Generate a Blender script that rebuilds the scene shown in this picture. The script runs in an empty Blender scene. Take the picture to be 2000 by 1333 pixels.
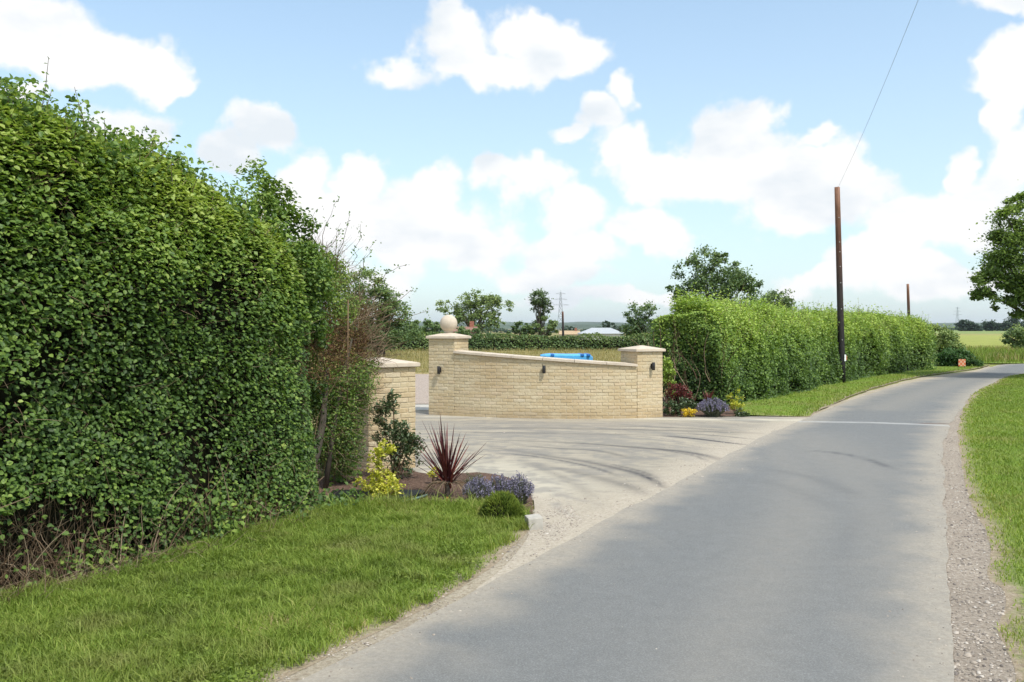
import bpy, bmesh, math, random
import numpy as np
from mathutils import Vector, Matrix
from mathutils.geometry import delaunay_2d_cdt
from mathutils import noise as mnoise

R = np.random.default_rng(7)
random.seed(7)
sc = bpy.context.scene
col = sc.collection

# ------------------------------------------------------------------ camera
CAMH = 1.7; F = 1800.0; HY = 642.0
cam = bpy.data.objects.new('camera', bpy.data.cameras.new('camera'))
col.objects.link(cam); sc.camera = cam
cam.location = (0, 0, CAMH); cam.rotation_euler = (math.radians(90), 0, 0)
cam.data.sensor_width = 36; cam.data.lens = 36 * F / 2000
cam.data.shift_y = -(666.5 - HY) / 2000
cam.data.clip_start = .05; cam.data.clip_end = 30000

# ------------------------------------------------------------------ light
SUN_EL = math.radians(56); SUN_AZ = math.radians(142)   # azimuth clockwise from +Y: right, a little behind the camera
sd = Vector((math.sin(SUN_AZ) * math.cos(SUN_EL), math.cos(SUN_AZ) * math.cos(SUN_EL), math.sin(SUN_EL)))
sun = bpy.data.objects.new('sun', bpy.data.lights.new('sun', 'SUN'))
col.objects.link(sun); sun.data.energy = 2.8; sun.data.angle = math.radians(5.0); sun.data.color = (1, .96, .88)
sun.rotation_euler = sd.to_track_quat('Z', 'Y').to_euler(); sun.location = (20, -20, 40)

world = bpy.data.worlds.new('World'); sc.world = world; world.use_nodes = True
def build_world():
    nt = world.node_tree; N = nt.nodes; L = nt.links; N.clear()
    def nd(t, **k):
        n = N.new(t)
        for a, b in k.items(): setattr(n, a, b)
        return n
    def math_(op, a, b=None, c=None, clamp=False):
        n = nd('ShaderNodeMath', operation=op, use_clamp=clamp)
        for i, v in enumerate((a, b, c)):
            if v is None: continue
            if isinstance(v, (int, float)): n.inputs[i].default_value = v
            else: L.new(v, n.inputs[i])
        return n.outputs[0]
    sky = nd('ShaderNodeTexSky', sky_type='NISHITA', sun_disc=False, sun_elevation=SUN_EL, sun_rotation=SUN_AZ)
    sky.air_density = 1.0; sky.dust_density = 1.2; sky.ozone_density = 1.0
    tc = nd('ShaderNodeTexCoord')
    nrm = nd('ShaderNodeVectorMath', operation='NORMALIZE'); L.new(tc.outputs['Generated'], nrm.inputs[0])
    sp = nd('ShaderNodeSeparateXYZ'); L.new(nrm.outputs[0], sp.inputs[0])
    az = math_('ARCTAN2', sp.outputs[0], sp.outputs[1]); el = math_('ARCSINE', sp.outputs[2])
    P = nd('ShaderNodeCombineXYZ'); L.new(az, P.inputs[0]); L.new(el, P.inputs[1])
    # billowing distortion of the cloud outlines
    nz = nd('ShaderNodeTexNoise'); nz.inputs['Scale'].default_value = 11; nz.inputs['Detail'].default_value = 4; nz.inputs['Roughness'].default_value = .55
    L.new(nrm.outputs[0], nz.inputs['Vector'])
    s1 = nd('ShaderNodeVectorMath', operation='MULTIPLY_ADD'); L.new(nz.outputs['Color'], s1.inputs[0])
    s1.inputs[1].default_value = (.095, .07, 0); L.new(P.outputs[0], s1.inputs[2])
    s2 = nd('ShaderNodeVectorMath', operation='ADD'); L.new(s1.outputs[0], s2.inputs[0]); s2.inputs[1].default_value = (-.0475, -.035, 0)
    PD = s2.outputs[0]
    blobs = [(40,60,170,75),(150,115,170,55),(260,110,90,50),(310,150,60,25),(40,215,60,35),(250,245,75,38),(505,265,75,42),(450,300,60,35),
             (600,360,75,60),(560,410,90,60),(720,350,55,50),(830,380,95,65),(790,450,190,80),(640,450,120,70),(940,480,90,45),(1030,365,85,58),(980,340,35,30),(1110,420,120,48),(1270,445,110,38),
             (880,85,85,60),(1050,85,90,50),(950,140,180,38),(1115,120,60,42),(1210,185,40,34),(1150,230,60,34),(1095,262,45,24),
             (1220,290,75,38),(1490,235,55,48),(1420,290,130,60),(1360,340,190,60),(1600,330,110,50),(1610,262,36,30),(1670,365,80,55),(1560,410,140,45),
             (1980,140,60,65),(1950,240,36,34),(1875,325,36,42),(1980,330,60,55),(1920,420,100,65),(1770,440,80,50),(1700,500,110,42),
             (1130,500,120,42),(1120,540,110,32),(1600,545,110,28),(1970,8,110,22),(620,560,160,60),(1850,545,160,40),(1200,590,180,22)]
    dmin = None
    for (cx, cy, rx, ry) in blobs:
        a = math.atan((cx - 1000) / F); e = math.atan((HY - cy) / F * math.cos(a))
        sx = F / rx * (1 + ((cx - 1000) / F) ** 2); sy = F / ry
        m = nd('ShaderNodeVectorMath', operation='MULTIPLY_ADD'); L.new(PD, m.inputs[0])
        m.inputs[1].default_value = (sx, sy, 0); m.inputs[2].default_value = (-a * sx, -e * sy, 0)
        l = nd('ShaderNodeVectorMath', operation='LENGTH'); L.new(m.outputs[0], l.inputs[0])
        dmin = l.outputs['Value'] if dmin is None else math_('SMOOTH_MIN', dmin, l.outputs['Value'], .25)
    f_in = math_('SUBTRACT', 1.0, dmin)
    # the rest of the sky: same kind of cumulus, scattered by noise
    g = nd('ShaderNodeTexNoise'); g.inputs['Scale'].default_value = 3.2; g.inputs['Detail'].default_value = 3
    L.new(nrm.outputs[0], g.inputs['Vector'])
    gen = math_('MULTIPLY_ADD', g.outputs['Fac'], 5.0, -2.6)
    aaz = math_('ABSOLUTE', az)
    off = math_('MULTIPLY', math_('SUBTRACT', aaz, .56), 8.0, clamp=True)
    offe = math_('MULTIPLY', math_('SUBTRACT', el, .37), 8.0, clamp=True)
    out = math_('MAXIMUM', off, offe)
    mixf = math_('ADD', math_('MULTIPLY', f_in, math_('SUBTRACT', 1.0, out)), math_('MULTIPLY', gen, out))
    fb = nd('ShaderNodeTexNoise'); fb.inputs['Scale'].default_value = 17; fb.inputs['Detail'].default_value = 9; fb.inputs['Roughness'].default_value = .56
    L.new(nrm.outputs[0], fb.inputs['Vector'])
    f2 = math_('ADD', mixf, math_('MULTIPLY_ADD', fb.outputs['Fac'], 2.3, -1.15))
    mr = nd('ShaderNodeMapRange', interpolation_type='SMOOTHSTEP'); L.new(f2, mr.inputs[0]); mr.inputs[1].default_value = -.22; mr.inputs[2].default_value = .28
    # cloud body: white, bluish grey in the folds
    fs = nd('ShaderNodeTexNoise'); fs.inputs['Scale'].default_value = 9; fs.inputs['Detail'].default_value = 6
    mp = nd('ShaderNodeMapping'); mp.inputs['Location'].default_value = (3, 1, .3); mp.inputs['Scale'].default_value = (1, 1, 1.8); L.new(nrm.outputs[0], mp.inputs[0]); L.new(mp.outputs[0], fs.inputs['Vector'])
    cr = nd('ShaderNodeValToRGB'); L.new(fs.outputs['Fac'], cr.inputs[0])
    cr.color_ramp.elements[0].position = .33; cr.color_ramp.elements[0].color = (6.15, 6.6, 7.0, 1)
    cr.color_ramp.elements[1].position = .50; cr.color_ramp.elements[1].color = (7.8, 7.8, 7.8, 1)
    tint = nd('ShaderNodeMix', data_type='RGBA', blend_type='MULTIPLY'); tint.inputs[0].default_value = 1
    L.new(sky.outputs[0], tint.inputs[6]); tint.inputs[7].default_value = SKYT + (1,)
    # thin veil that whitens the air towards the horizon
    lift = nd('ShaderNodeMix', data_type='RGBA')
    veil = nd('ShaderNodeMapRange'); L.new(el, veil.inputs[0]); veil.inputs[1].default_value = .0; veil.inputs[2].default_value = .42; veil.inputs[3].default_value = .62; veil.inputs[4].default_value = .22
    L.new(veil.outputs[0], lift.inputs[0]); L.new(tint.outputs[2], lift.inputs[6]); lift.inputs[7].default_value = (6.45, 6.85, 7.5, 1)
    mx = nd('ShaderNodeMix', data_type='RGBA'); L.new(mr.outputs[0], mx.inputs[0]); L.new(lift.outputs[2], mx.inputs[6]); L.new(cr.outputs[0], mx.inputs[7])
    bg = nd('ShaderNodeBackground'); bg.inputs[1].default_value = .1; L.new(mx.outputs[2], bg.inputs[0])
    o = nd('ShaderNodeOutputWorld'); L.new(bg.outputs[0], o.inputs[0])
SKYT = (1.28, 1.66, 1.66)
build_world()
sc.view_settings.view_transform = 'Standard'; sc.view_settings.look = 'None'
sc.view_settings.exposure = 0.45; sc.view_settings.gamma = 1; sc.view_settings.use_curve_mapping = False
sc.render.engine = 'CYCLES'
sc.cycles.use_denoising = True; sc.cycles.max_bounces = 6; sc.cycles.diffuse_bounces = 3; sc.cycles.glossy_bounces = 2
sc.cycles.transmission_bounces = 3; sc.cycles.volume_bounces = 0; sc.cycles.transparent_max_bounces = 6
sc.cycles.use_adaptive_sampling = True; sc.cycles.adaptive_threshold = .015; sc.cycles.sample_clamp_indirect = 4

# ------------------------------------------------------------------ helpers
def G(x, y):
    D = CAMH * F / (y - HY)
    return ((x - 1000) * D / F, D)
def Gs(pts): return [G(*p) for p in pts]
def AT(x, y, D): return ((x - 1000) * D / F, D, CAMH + (HY - y) * D / F)

def tag(o, label=None, cat=None, group=None, kind=None):
    if label: o['label'] = label
    if cat: o['category'] = cat
    if group: o['group'] = group
    if kind: o['kind'] = kind
    return o
def link(name, me, mat=None, parent=None):
    o = bpy.data.objects.new(name, me); col.objects.link(o)
    if mat: me.materials.append(mat)
    if parent: o.parent = parent
    return o
def empty(name, loc, rz=0):
    o = bpy.data.objects.new(name, None); col.objects.link(o); o.location = loc; o.rotation_euler = (0, 0, rz)
    o.empty_display_size = .1
    return o
def mesh_np(name, V, Fc, face_attrs=None, point_attrs=None, smooth=False):
    me = bpy.data.meshes.new(name)
    V = np.asarray(V, dtype=np.float32); Fc = np.asarray(Fc, dtype=np.int32)
    nf, k = Fc.shape
    me.vertices.add(len(V)); me.vertices.foreach_set('co', V.ravel())
    me.loops.add(nf * k); me.loops.foreach_set('vertex_index', Fc.ravel())
    me.polygons.add(nf); me.polygons.foreach_set('loop_start', np.arange(0, nf * k, k, dtype=np.int32))
    if smooth: me.polygons.foreach_set('use_smooth', np.ones(nf, dtype=bool))
    for dom, dd in (('FACE', face_attrs), ('POINT', point_attrs)):
        for a, vals in (dd or {}).items():
            at = me.attributes.new(a, 'FLOAT', dom); at.data.foreach_set('value', np.asarray(vals, dtype=np.float32))
    me.update(calc_edges=True)
    return me
def unit(v): return v / (np.linalg.norm(v, axis=-1, keepdims=True) + 1e-9)
def local(V, root): return np.asarray(V) - np.array(root.location)

# --- materials
def newmat(name):
    m = bpy.data.materials.new(name); m.use_nodes = True
    nt = m.node_tree; nt.nodes.clear()
    o = nt.nodes.new('ShaderNodeOutputMaterial')
    return m, nt, o
def ramp(nt, stops, src=None):
    r = nt.nodes.new('ShaderNodeValToRGB'); e = r.color_ramp.elements
    while len(e) < len(stops): e.new(.5)
    for i, (p, c) in enumerate(stops): e[i].position = p; e[i].color = tuple(c) + (1,)
    if src is not None: nt.links.new(src, r.inputs[0])
    return r.outputs[0]
def noise_n(nt, scale, detail=4, rough=.5, vec=None, mscale=None, dist=0):
    n = nt.nodes.new('ShaderNodeTexNoise'); n.inputs['Scale'].default_value = scale; n.inputs['Detail'].default_value = detail
    n.inputs['Roughness'].default_value = rough; n.inputs['Distortion'].default_value = dist
    if vec is None:
        g = nt.nodes.new('ShaderNodeNewGeometry'); vec = g.outputs['Position']
    if mscale:
        m = nt.nodes.new('ShaderNodeMapping'); m.inputs['Scale'].default_value = mscale; nt.links.new(vec, m.inputs[0]); vec = m.outputs[0]
    nt.links.new(vec, n.inputs['Vector'])
    return n.outputs['Fac']
def mixc(nt, fac, a, b, mode='MIX'):
    n = nt.nodes.new('ShaderNodeMix'); n.data_type = 'RGBA'; n.blend_type = mode
    for i, v in ((0, fac), (6, a), (7, b)):
        if isinstance(v, (int, float)): n.inputs[i].default_value = v
        elif isinstance(v, tuple): n.inputs[i].default_value = v + (1,)
        else: nt.links.new(v, n.inputs[i])
    return n.outputs[2]
def mth(nt, op, a, b=0.0, c=0.0, clamp=False):
    n = nt.nodes.new('ShaderNodeMath'); n.operation = op; n.use_clamp = clamp
    for i, v in enumerate((a, b, c)):
        if isinstance(v, (int, float)): n.inputs[i].default_value = v
        else: nt.links.new(v, n.inputs[i])
    return n.outputs[0]
def attr(nt, name):
    a = nt.nodes.new('ShaderNodeAttribute'); a.attribute_name = name; return a.outputs['Fac']
def bump(nt, h, strength=.3, dist=.02):
    b = nt.nodes.new('ShaderNodeBump'); b.inputs['Strength'].default_value = strength; b.inputs['Distance'].default_value = dist
    nt.links.new(h, b.inputs['Height']); return b.outputs[0]
def princ(nt, out, color, rough=.8, spec=.3, normal=None, metal=0):
    p = nt.nodes.new('ShaderNodeBsdfPrincipled')
    if isinstance(color, tuple): p.inputs['Base Color'].default_value = color + (1,)
    else: nt.links.new(color, p.inputs['Base Color'])
    if isinstance(rough, (int, float)): p.inputs['Roughness'].default_value = rough
    else: nt.links.new(rough, p.inputs['Roughness'])
    p.inputs['Specular IOR Level'].default_value = spec; p.inputs['Metallic'].default_value = metal
    if normal is not None: nt.links.new(normal, p.inputs['Normal'])
    nt.links.new(p.outputs[0], out.inputs[0])
    return p
def leaf_mat(name, stops, rough=.5, spec=.35, trans=.3, patch=0.0, patchcol=(.2, .15, .06), pscale=1.2):
    m, nt, o = newmat(name)
    c = ramp(nt, stops, attr(nt, 'c'))
    if patch:
        n = noise_n(nt, pscale, 5, .6)
        f = ramp(nt, [(.5, (0, 0, 0)), (.68, (patch,) * 3)], n)
        c = mixc(nt, f, c, patchcol)
    p = nt.nodes.new('ShaderNodeBsdfPrincipled'); nt.links.new(c, p.inputs['Base Color'])
    p.inputs['Roughness'].default_value = rough; p.inputs['Specular IOR Level'].default_value = spec
    t = nt.nodes.new('ShaderNodeBsdfTranslucent'); c2 = mixc(nt, 1.0, c, (1.2, 1.25, .7), 'MULTIPLY'); nt.links.new(c2, t.inputs[0])
    mx = nt.nodes.new('ShaderNodeMixShader'); mx.inputs[0].default_value = trans
    nt.links.new(p.outputs[0], mx.inputs[1]); nt.links.new(t.outputs[0], mx.inputs[2]); nt.links.new(mx.outputs[0], o.inputs[0])
    return m
def plain(name, color, rough=.7, spec=.3, var=.25, scale=8, metal=0, bmp=.2, bscale=60):
    m, nt, o = newmat(name)
    tc = nt.nodes.new('ShaderNodeTexCoord').outputs['Object']
    n = noise_n(nt, scale, 6, .6, tc)
    lo = tuple(c * (1 - var) for c in color); hi = tuple(min(1, c * (1 + var)) for c in color)
    c = ramp(nt, [(.3, lo), (.7, hi)], n)
    princ(nt, o, c, rough, spec, bump(nt, noise_n(nt, bscale, 5, .6, tc), bmp, .004), metal)
    return m

# --- foliage: leaves as folded blades
def leaves_mesh(name, P, Nrm, size, c, root=None, aspect=.7, droop=None, fold=.25, six=False):
    """P centres, Nrm leaf normals, size lengths; every leaf is two facets folded on the midrib"""
    n = len(P); Nn = unit(Nrm)
    rnd = unit(R.normal(size=(n, 3)) + (droop if droop is not None else 0))
    T = unit(np.cross(Nn, rnd)); T = unit(rnd - Nn * np.sum(rnd * Nn, 1, keepdims=True)); B = np.cross(Nn, T)
    s = size[:, None] if isinstance(size, np.ndarray) else size
    w = s * aspect * .5
    if root is not None: P = local(P, root)
    if six:
        a = P - T * s * .5; t = P + T * s * .5 - Nn * s * .12
        l1 = P - T * s * .2 + B * w * .9 + Nn * w * fold; l2 = P + T * s * .2 + B * w * .8 + Nn * w * fold
        r1 = P - T * s * .2 - B * w * .9 + Nn * w * fold; r2 = P + T * s * .2 - B * w * .8 + Nn * w * fold
        V = np.stack([a, l1, l2, t, r2, r1], 1).reshape(-1, 3)
        i = np.arange(n)[:, None] * 6
        Fc = np.concatenate([i + np.array([[0, 3, 2, 1]]), i + np.array([[0, 5, 4, 3]])], 1).reshape(-1, 4)
    else:
        a = P - T * s * .5; t = P + T * s * .5; l = P + B * w + Nn * w * fold; r = P - B * w + Nn * w * fold
        V = np.stack([a, l, t, r], 1).reshape(-1, 3)
        i = np.arange(n)[:, None] * 4
        Fc = np.concatenate([i + np.array([[0, 2, 1]]), i + np.array([[0, 3, 2]])], 1).reshape(-1, 3)
    return mesh_np(name, V, Fc, face_attrs={'c': np.repeat(np.clip(c, 0, 1), 2)})
def strips_mesh(name, paths, radii, c=None, sides=3, root=None):
    """thin tapered tubes: paths (n,k,3), radii (n,k)"""
    paths = np.asarray(paths, float); radii = np.asarray(radii, float)
    if root is not None: paths = local(paths, root)
    n, k, _ = paths.shape
    T = np.gradient(paths, axis=1); T = unit(T)
    ref = np.where(np.abs(T[..., 2:3]) > .9, np.array([1., 0, 0]), np.array([0, 0, 1.]))
    A = unit(np.cross(T, ref)); B = np.cross(T, A)
    ang = np.arange(sides) / sides * 2 * np.pi
    V = paths[:, :, None, :] + radii[:, :, None, None] * (A[:, :, None, :] * np.cos(ang)[:, None] + B[:, :, None, :] * np.sin(ang)[:, None])
    idx = np.arange(n * k * sides).reshape(n, k, sides)
    a = idx[:, :-1]; b = idx[:, 1:]
    Fc = np.stack([a, np.roll(a, -1, 2), np.roll(b, -1, 2), b], -1).reshape(-1, 4)
    cc = np.repeat(c if c is not None else R.random(n), (k - 1) * sides)
    return mesh_np(name, V.reshape(-1, 3), Fc, face_attrs={'c': cc}, smooth=True)
def twig_paths(start, direc, length, k=5, wob=.12, grav=0):
    n = len(start); P = [start]; d = unit(direc); seg = (length / (k - 1))[:, None]
    for i in range(k - 1):
        d = unit(d + R.normal(size=(n, 3)) * wob + np.array([0, 0, grav])); P.append(P[-1] + d * seg)
    return np.stack(P, 1)
def tube(name, pts, radii, mat, parent=None, sides=10, root=None):
    me = strips_mesh(name, np.array([pts]), np.array([radii]), np.array([.5]), sides, root)
    # close the ends
    bm = bmesh.new(); bm.from_mesh(me); bmesh.ops.holes_fill(bm, edges=[e for e in bm.edges if e.is_boundary]); bm.to_mesh(me); bm.free()
    return link(name, me, mat, parent)
def box_mesh(name, sx, sy, sz, bev=0, seg=1, loc=(0, 0, 0)):
    bm = bmesh.new(); bmesh.ops.create_cube(bm, size=1, matrix=Matrix.Translation(loc) @ Matrix.Diagonal((sx, sy, sz, 1)))
    if bev: bmesh.ops.bevel(bm, geom=bm.edges[:], offset=bev, segments=seg, affect='EDGES', profile=.6)
    me = bpy.data.meshes.new(name); bm.to_mesh(me); bm.free(); return me
def inpoly(x, y, poly):
    poly = np.asarray(poly); ins = np.zeros(len(x), bool); j = len(poly) - 1
    for i in range(len(poly)):
        xi, yi = poly[i]; xj, yj = poly[j]
        cnd = ((yi > y) != (yj > y)) & (x < (xj - xi) * (y - yi) / (yj - yi + 1e-12) + xi)
        ins ^= cnd; j = i
    return ins
def dist_poly(x, y, line):
    line = np.asarray(line, float); best = np.full(len(x), 1e9); tt = np.zeros(len(x)); cum = 0
    seg = np.linalg.norm(np.diff(line, axis=0), axis=1); tot = seg.sum()
    for i in range(len(line) - 1):
        a = line[i]; b = line[i + 1]; ab = b - a
        t = np.clip(((x - a[0]) * ab[0] + (y - a[1]) * ab[1]) / (ab @ ab), 0, 1)
        d = np.hypot(x - a[0] - t * ab[0], y - a[1] - t * ab[1])
        m = d < best; best[m] = d[m]; tt[m] = (cum + t[m] * seg[i]) / tot; cum += seg[i]
    return best, tt
def noise2(x, y, s, seed=0):
    """cheap smooth value noise, vectorised"""
    x = np.asarray(x) * s + seed * 17.3; y = np.asarray(y) * s + seed * 9.1
    xi = np.floor(x).astype(int); yi = np.floor(y).astype(int); fx = x - xi; fy = y - yi
    h = lambda a, b: (np.sin(a * 127.1 + b * 311.7 + seed * 7.7) * 43758.5453) % 1.0
    fx = fx * fx * (3 - 2 * fx); fy = fy * fy * (3 - 2 * fy)
    return (h(xi, yi) * (1 - fx) + h(xi + 1, yi) * fx) * (1 - fy) + (h(xi, yi + 1) * (1 - fx) + h(xi + 1, yi + 1) * fx) * fy
def fbm2(x, y, s, seed=0, o=4):
    v = 0; a = .5
    for i in range(o): v = v + a * noise2(x, y, s * 2 ** i, seed + i * 3); a *= .5
    return v / (1 - .5 ** o)
def smooth_line(pts, step=.15, jit=0.0, seed=0):
    pts = np.asarray(pts, float); n = len(pts); out = []
    for i in range(n - 1):
        p0 = pts[max(i - 1, 0)]; p1 = pts[i]; p2 = pts[i + 1]; p3 = pts[min(i + 2, n - 1)]
        m = max(2, int(np.linalg.norm(p2 - p1) / step))
        for t in np.arange(m) / m:
            out.append(.5 * ((2 * p1) + (-p0 + p2) * t + (2 * p0 - 5 * p1 + 4 * p2 - p3) * t * t + (-p0 + 3 * p1 - 3 * p2 + p3) * t ** 3))
    out.append(pts[-1]); out = np.array(out)
    if jit:
        out[:, 0] += (fbm2(out[:, 0], out[:, 1], 1.7, seed) - .5) * 2 * jit
        out[:, 1] += (fbm2(out[:, 0], out[:, 1], 1.7, seed + 5) - .5) * 2 * jit
    return out
def sheet(name, poly, z, mat, res=None, resfn=None, attrs=None, zfn=None, kind='structure', cells=None):
    poly = [tuple(map(float, p)) for p in poly]
    n = len(poly); pts = [Vector(p) for p in poly]
    if cells is not None and len(cells): pts += [Vector(p) for p in cells]
    v, e, f, *_ = delaunay_2d_cdt(pts, [(i, (i + 1) % n) for i in range(n)], [], 1, 1e-5)
    V = np.array([(a[0], a[1], 0) for a in v]); Fc = np.array([t for t in f if len(t) == 3])
    V[:, 2] = z if zfn is None else zfn(V[:, 0], V[:, 1])
    pa = attrs(V[:, 0], V[:, 1]) if attrs else None
    me = mesh_np(name, V, Fc, point_attrs=pa, smooth=True)
    # normals up
    if len(me.polygons) and me.polygons[0].normal.z < 0: me.flip_normals()
    return tag(link(name, me, mat), kind=kind)
def cellpts(poly, bands):
    """interior points: bands of (ymin,ymax,spacing)"""
    poly = np.asarray(poly); out = []
    for y0, y1, s in bands:
        xs = np.arange(poly[:, 0].min(), poly[:, 0].max(), s); ys = np.arange(y0, y1, s)
        X, Y = np.meshgrid(xs, ys); X = X.ravel() + R.uniform(-.2, .2, X.size) * s; Y = Y.ravel() + R.uniform(-.2, .2, Y.size) * s
        m = inpoly(X, Y, poly)
        X = X[m]; Y = Y[m]
        d, _ = dist_poly(X, Y, np.vstack([poly, poly[:1]])); k = d > s * .4
        out.append(np.stack([X[k], Y[k]], 1))
    return np.concatenate(out)

# ------------------------------------------------------------------ outlines on the ground (from the photograph's survey points)
road_left = smooth_line([(-1.9, -2.5), (-1.5, 0.5)] + Gs([(200, 1530), (590, 1333), (830, 1210), (1040, 1098), (1180, 1018), (1300, 958), (1420, 892), (1500, 850), (1580, 817),
                       (1640, 792), (1700, 770), (1780, 748), (1850, 736), (1905, 727), (1935, 718)]) + [(24.3, 44.0), (32, 45.0), (45, 44)], .2, .04, 1)
road_right = smooth_line([(.1, -2.5), (.75, 0.5)] + Gs([(1870, 1600), (1861, 1333), (1852, 1175), (1845, 1032), (1842, 920), (1844, 861), (1862, 822), (1882, 795), (1900, 772), (1935, 752), (1990, 733)]) + [(24.5, 38.2), (32, 40), (45, 39)], .2, .05, 2)
grass_r = smooth_line([(.6, -2.5), (1.25, .5)] + Gs([(2010, 1600), (1982, 1333), (1966, 1270), (1951, 1222), (1961, 1156), (1932, 1127), (1932, 1051), (1904, 1004), (1885, 937), (1871, 857), (1876, 815), (1890, 785), (1903, 768), (1938, 751), (1993, 732)]) + [(24.6, 38.0), (32, 39.8), (45, 38.8)], .06, .025, 3)
road_poly = np.vstack([road_left, road_right[::-1]])
terr_dip = lambda x, y: -2.6 * np.clip((y - 85) / 120, 0, 1) ** 1 * (1 - np.clip((x / np.maximum(y, 1) - .22) / .12, 0, 1))

# ------------------------------------------------------------------ ground materials
def ground_field_mat():
    m, nt, o = newmat('field_grass_ground')
    g = nt.nodes.new('ShaderNodeNewGeometry'); sp = nt.nodes.new('ShaderNodeSeparateXYZ'); nt.links.new(g.outputs['Position'], sp.inputs[0])
    x, y = sp.outputs[0], sp.outputs[1]
    near = ramp(nt, [(.3, (.12, .15, .04)), (.5, (.25, .22, .09)), (.68, (.38, .30, .15))], noise_n(nt, .35, 7, .6))
    yy = mth(nt, 'MULTIPLY_ADD', noise_n(nt, .02, 3), 60, y)
    yf = mth(nt, 'DIVIDE', yy, 600)
    far = ramp(nt, [(.0, (.15, .2, .05)), (.14, (.22, .24, .06)), (.2, (.30, .33, .07)), (.42, (.34, .36, .09)), (.52, (.34, .28, .12)), (.56, (.24, .30, .10)), (.8, (.2, .28, .10))], yf)
    far = mixc(nt, .35, far, ramp(nt, [(.35, (.12, .16, .04)), (.65, (.38, .36, .14))], noise_n(nt, .25, 8, .65)))
    r = mth(nt, 'DIVIDE', x, mth(nt, 'MAXIMUM', y, 1.0))
    f = mth(nt, 'MULTIPLY', mth(nt, 'SUBTRACT', r, .3), 6, clamp=True)
    c = mixc(nt, f, near, far)
    princ(nt, o, c, .95, .1, bump(nt, noise_n(nt, 3, 8, .7), .6, .1)); return m
def soil_mat(name, a, b, c3, scale=14):
    m, nt, o = newmat(name)
    n = noise_n(nt, scale, 9, .7); n2 = noise_n(nt, 1.3, 5, .6)
    c = ramp(nt, [(.32, a), (.5, b), (.68, c3)], n); c = mixc(nt, ramp(nt, [(.35, (0, 0, 0)), (.7, (.5,) * 3)], n2), c, a)
    princ(nt, o, c, .95, .15, bump(nt, n, .8, .03)); return m
def grassbase_mat():
    m, nt, o = newmat('grass_thatch')
    n = noise_n(nt, 30, 8, .7); n2 = noise_n(nt, .9, 6, .65)
    c = ramp(nt, [(.3, (.09, .14, .022)), (.5, (.16, .25, .035)), (.7, (.24, .33, .06))], n)
    c = mixc(nt, ramp(nt, [(.46, (0, 0, 0)), (.64, (.6,) * 3)], n2), c, (.26, .21, .10))
    ed = mth(nt, 'MULTIPLY', attr(nt, 'edge'), mth(nt, 'MULTIPLY_ADD', noise_n(nt, 9, 6, .7), 2.2, .0), clamp=True)
    c = mixc(nt, ed, c, ramp(nt, [(.3, (.20, .155, .10)), (.55, (.36, .29, .21)), (.7, (.50, .42, .33))], noise_n(nt, 40, 7, .75)))
    princ(nt, o, c, .95, .1, bump(nt, n, .7, .02)); return m
def asphalt_mat():
    m, nt, o = newmat('worn_asphalt')
    fine = noise_n(nt, 105, 4, .8); mid = noise_n(nt, 7, 7, .65); big = noise_n(nt, .55, 5, .55)
    c = ramp(nt, [(.3, (.148, .152, .150)), (.7, (.186, .190, .187))], mid)
    c = mixc(nt, ramp(nt, [(.4, (0, 0, 0)), (.66, (.2,) * 3)], big), c, (.210, .196, .172))
    c = mixc(nt, .34, c, ramp(nt, [(.3, (.04,) * 3), (.5, (.18, .178, .172)), (.72, (.5,) * 3)], fine))
    # long faint wheel streaks along the lane
    ve = nt.nodes.new('ShaderNodeNewGeometry').outputs['Position']
    mp = nt.nodes.new('ShaderNodeMapping'); mp.inputs['Rotation'].default_value = (0, 0, math.radians(26)); nt.links.new(ve, mp.inputs[0])
    st = noise_n(nt, 1.6, 4, .6, mp.outputs[0], (2.2, .10, 1))
    c = mixc(nt, ramp(nt, [(.38, (0, 0, 0)), (.62, (.08,) * 3)], st), c, (.125, .132, .138))
    br = noise_n(nt, 5, 8, .7)
    tanm = mth(nt, 'MULTIPLY', attr(nt, 'tan'), mth(nt, 'MULTIPLY_ADD', br, 1.4, .3), clamp=True)
    c = mixc(nt, tanm, c, ramp(nt, [(.3, (.27, .235, .19)), (.7, (.42, .375, .31))], noise_n(nt, 45, 6, .75)))
    c = mixc(nt, mth(nt, 'MULTIPLY', attr(nt, 'pale'), mth(nt, 'MULTIPLY_ADD', br, 1.2, .3), clamp=True), c, (.46, .45, .43))
    c = mixc(nt, mth(nt, 'MULTIPLY', attr(nt, 'dark'), mth(nt, 'MULTIPLY_ADD', br, 1.5, .15), clamp=True), c, (.07, .072, .08))
    c = mixc(nt, mth(nt, 'MULTIPLY', attr(nt, 'rust'), 1.0, clamp=True), c, (.13, .08, .06))
    princ(nt, o, c, .85, .3, bump(nt, fine, .35, .006)); return m
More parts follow.
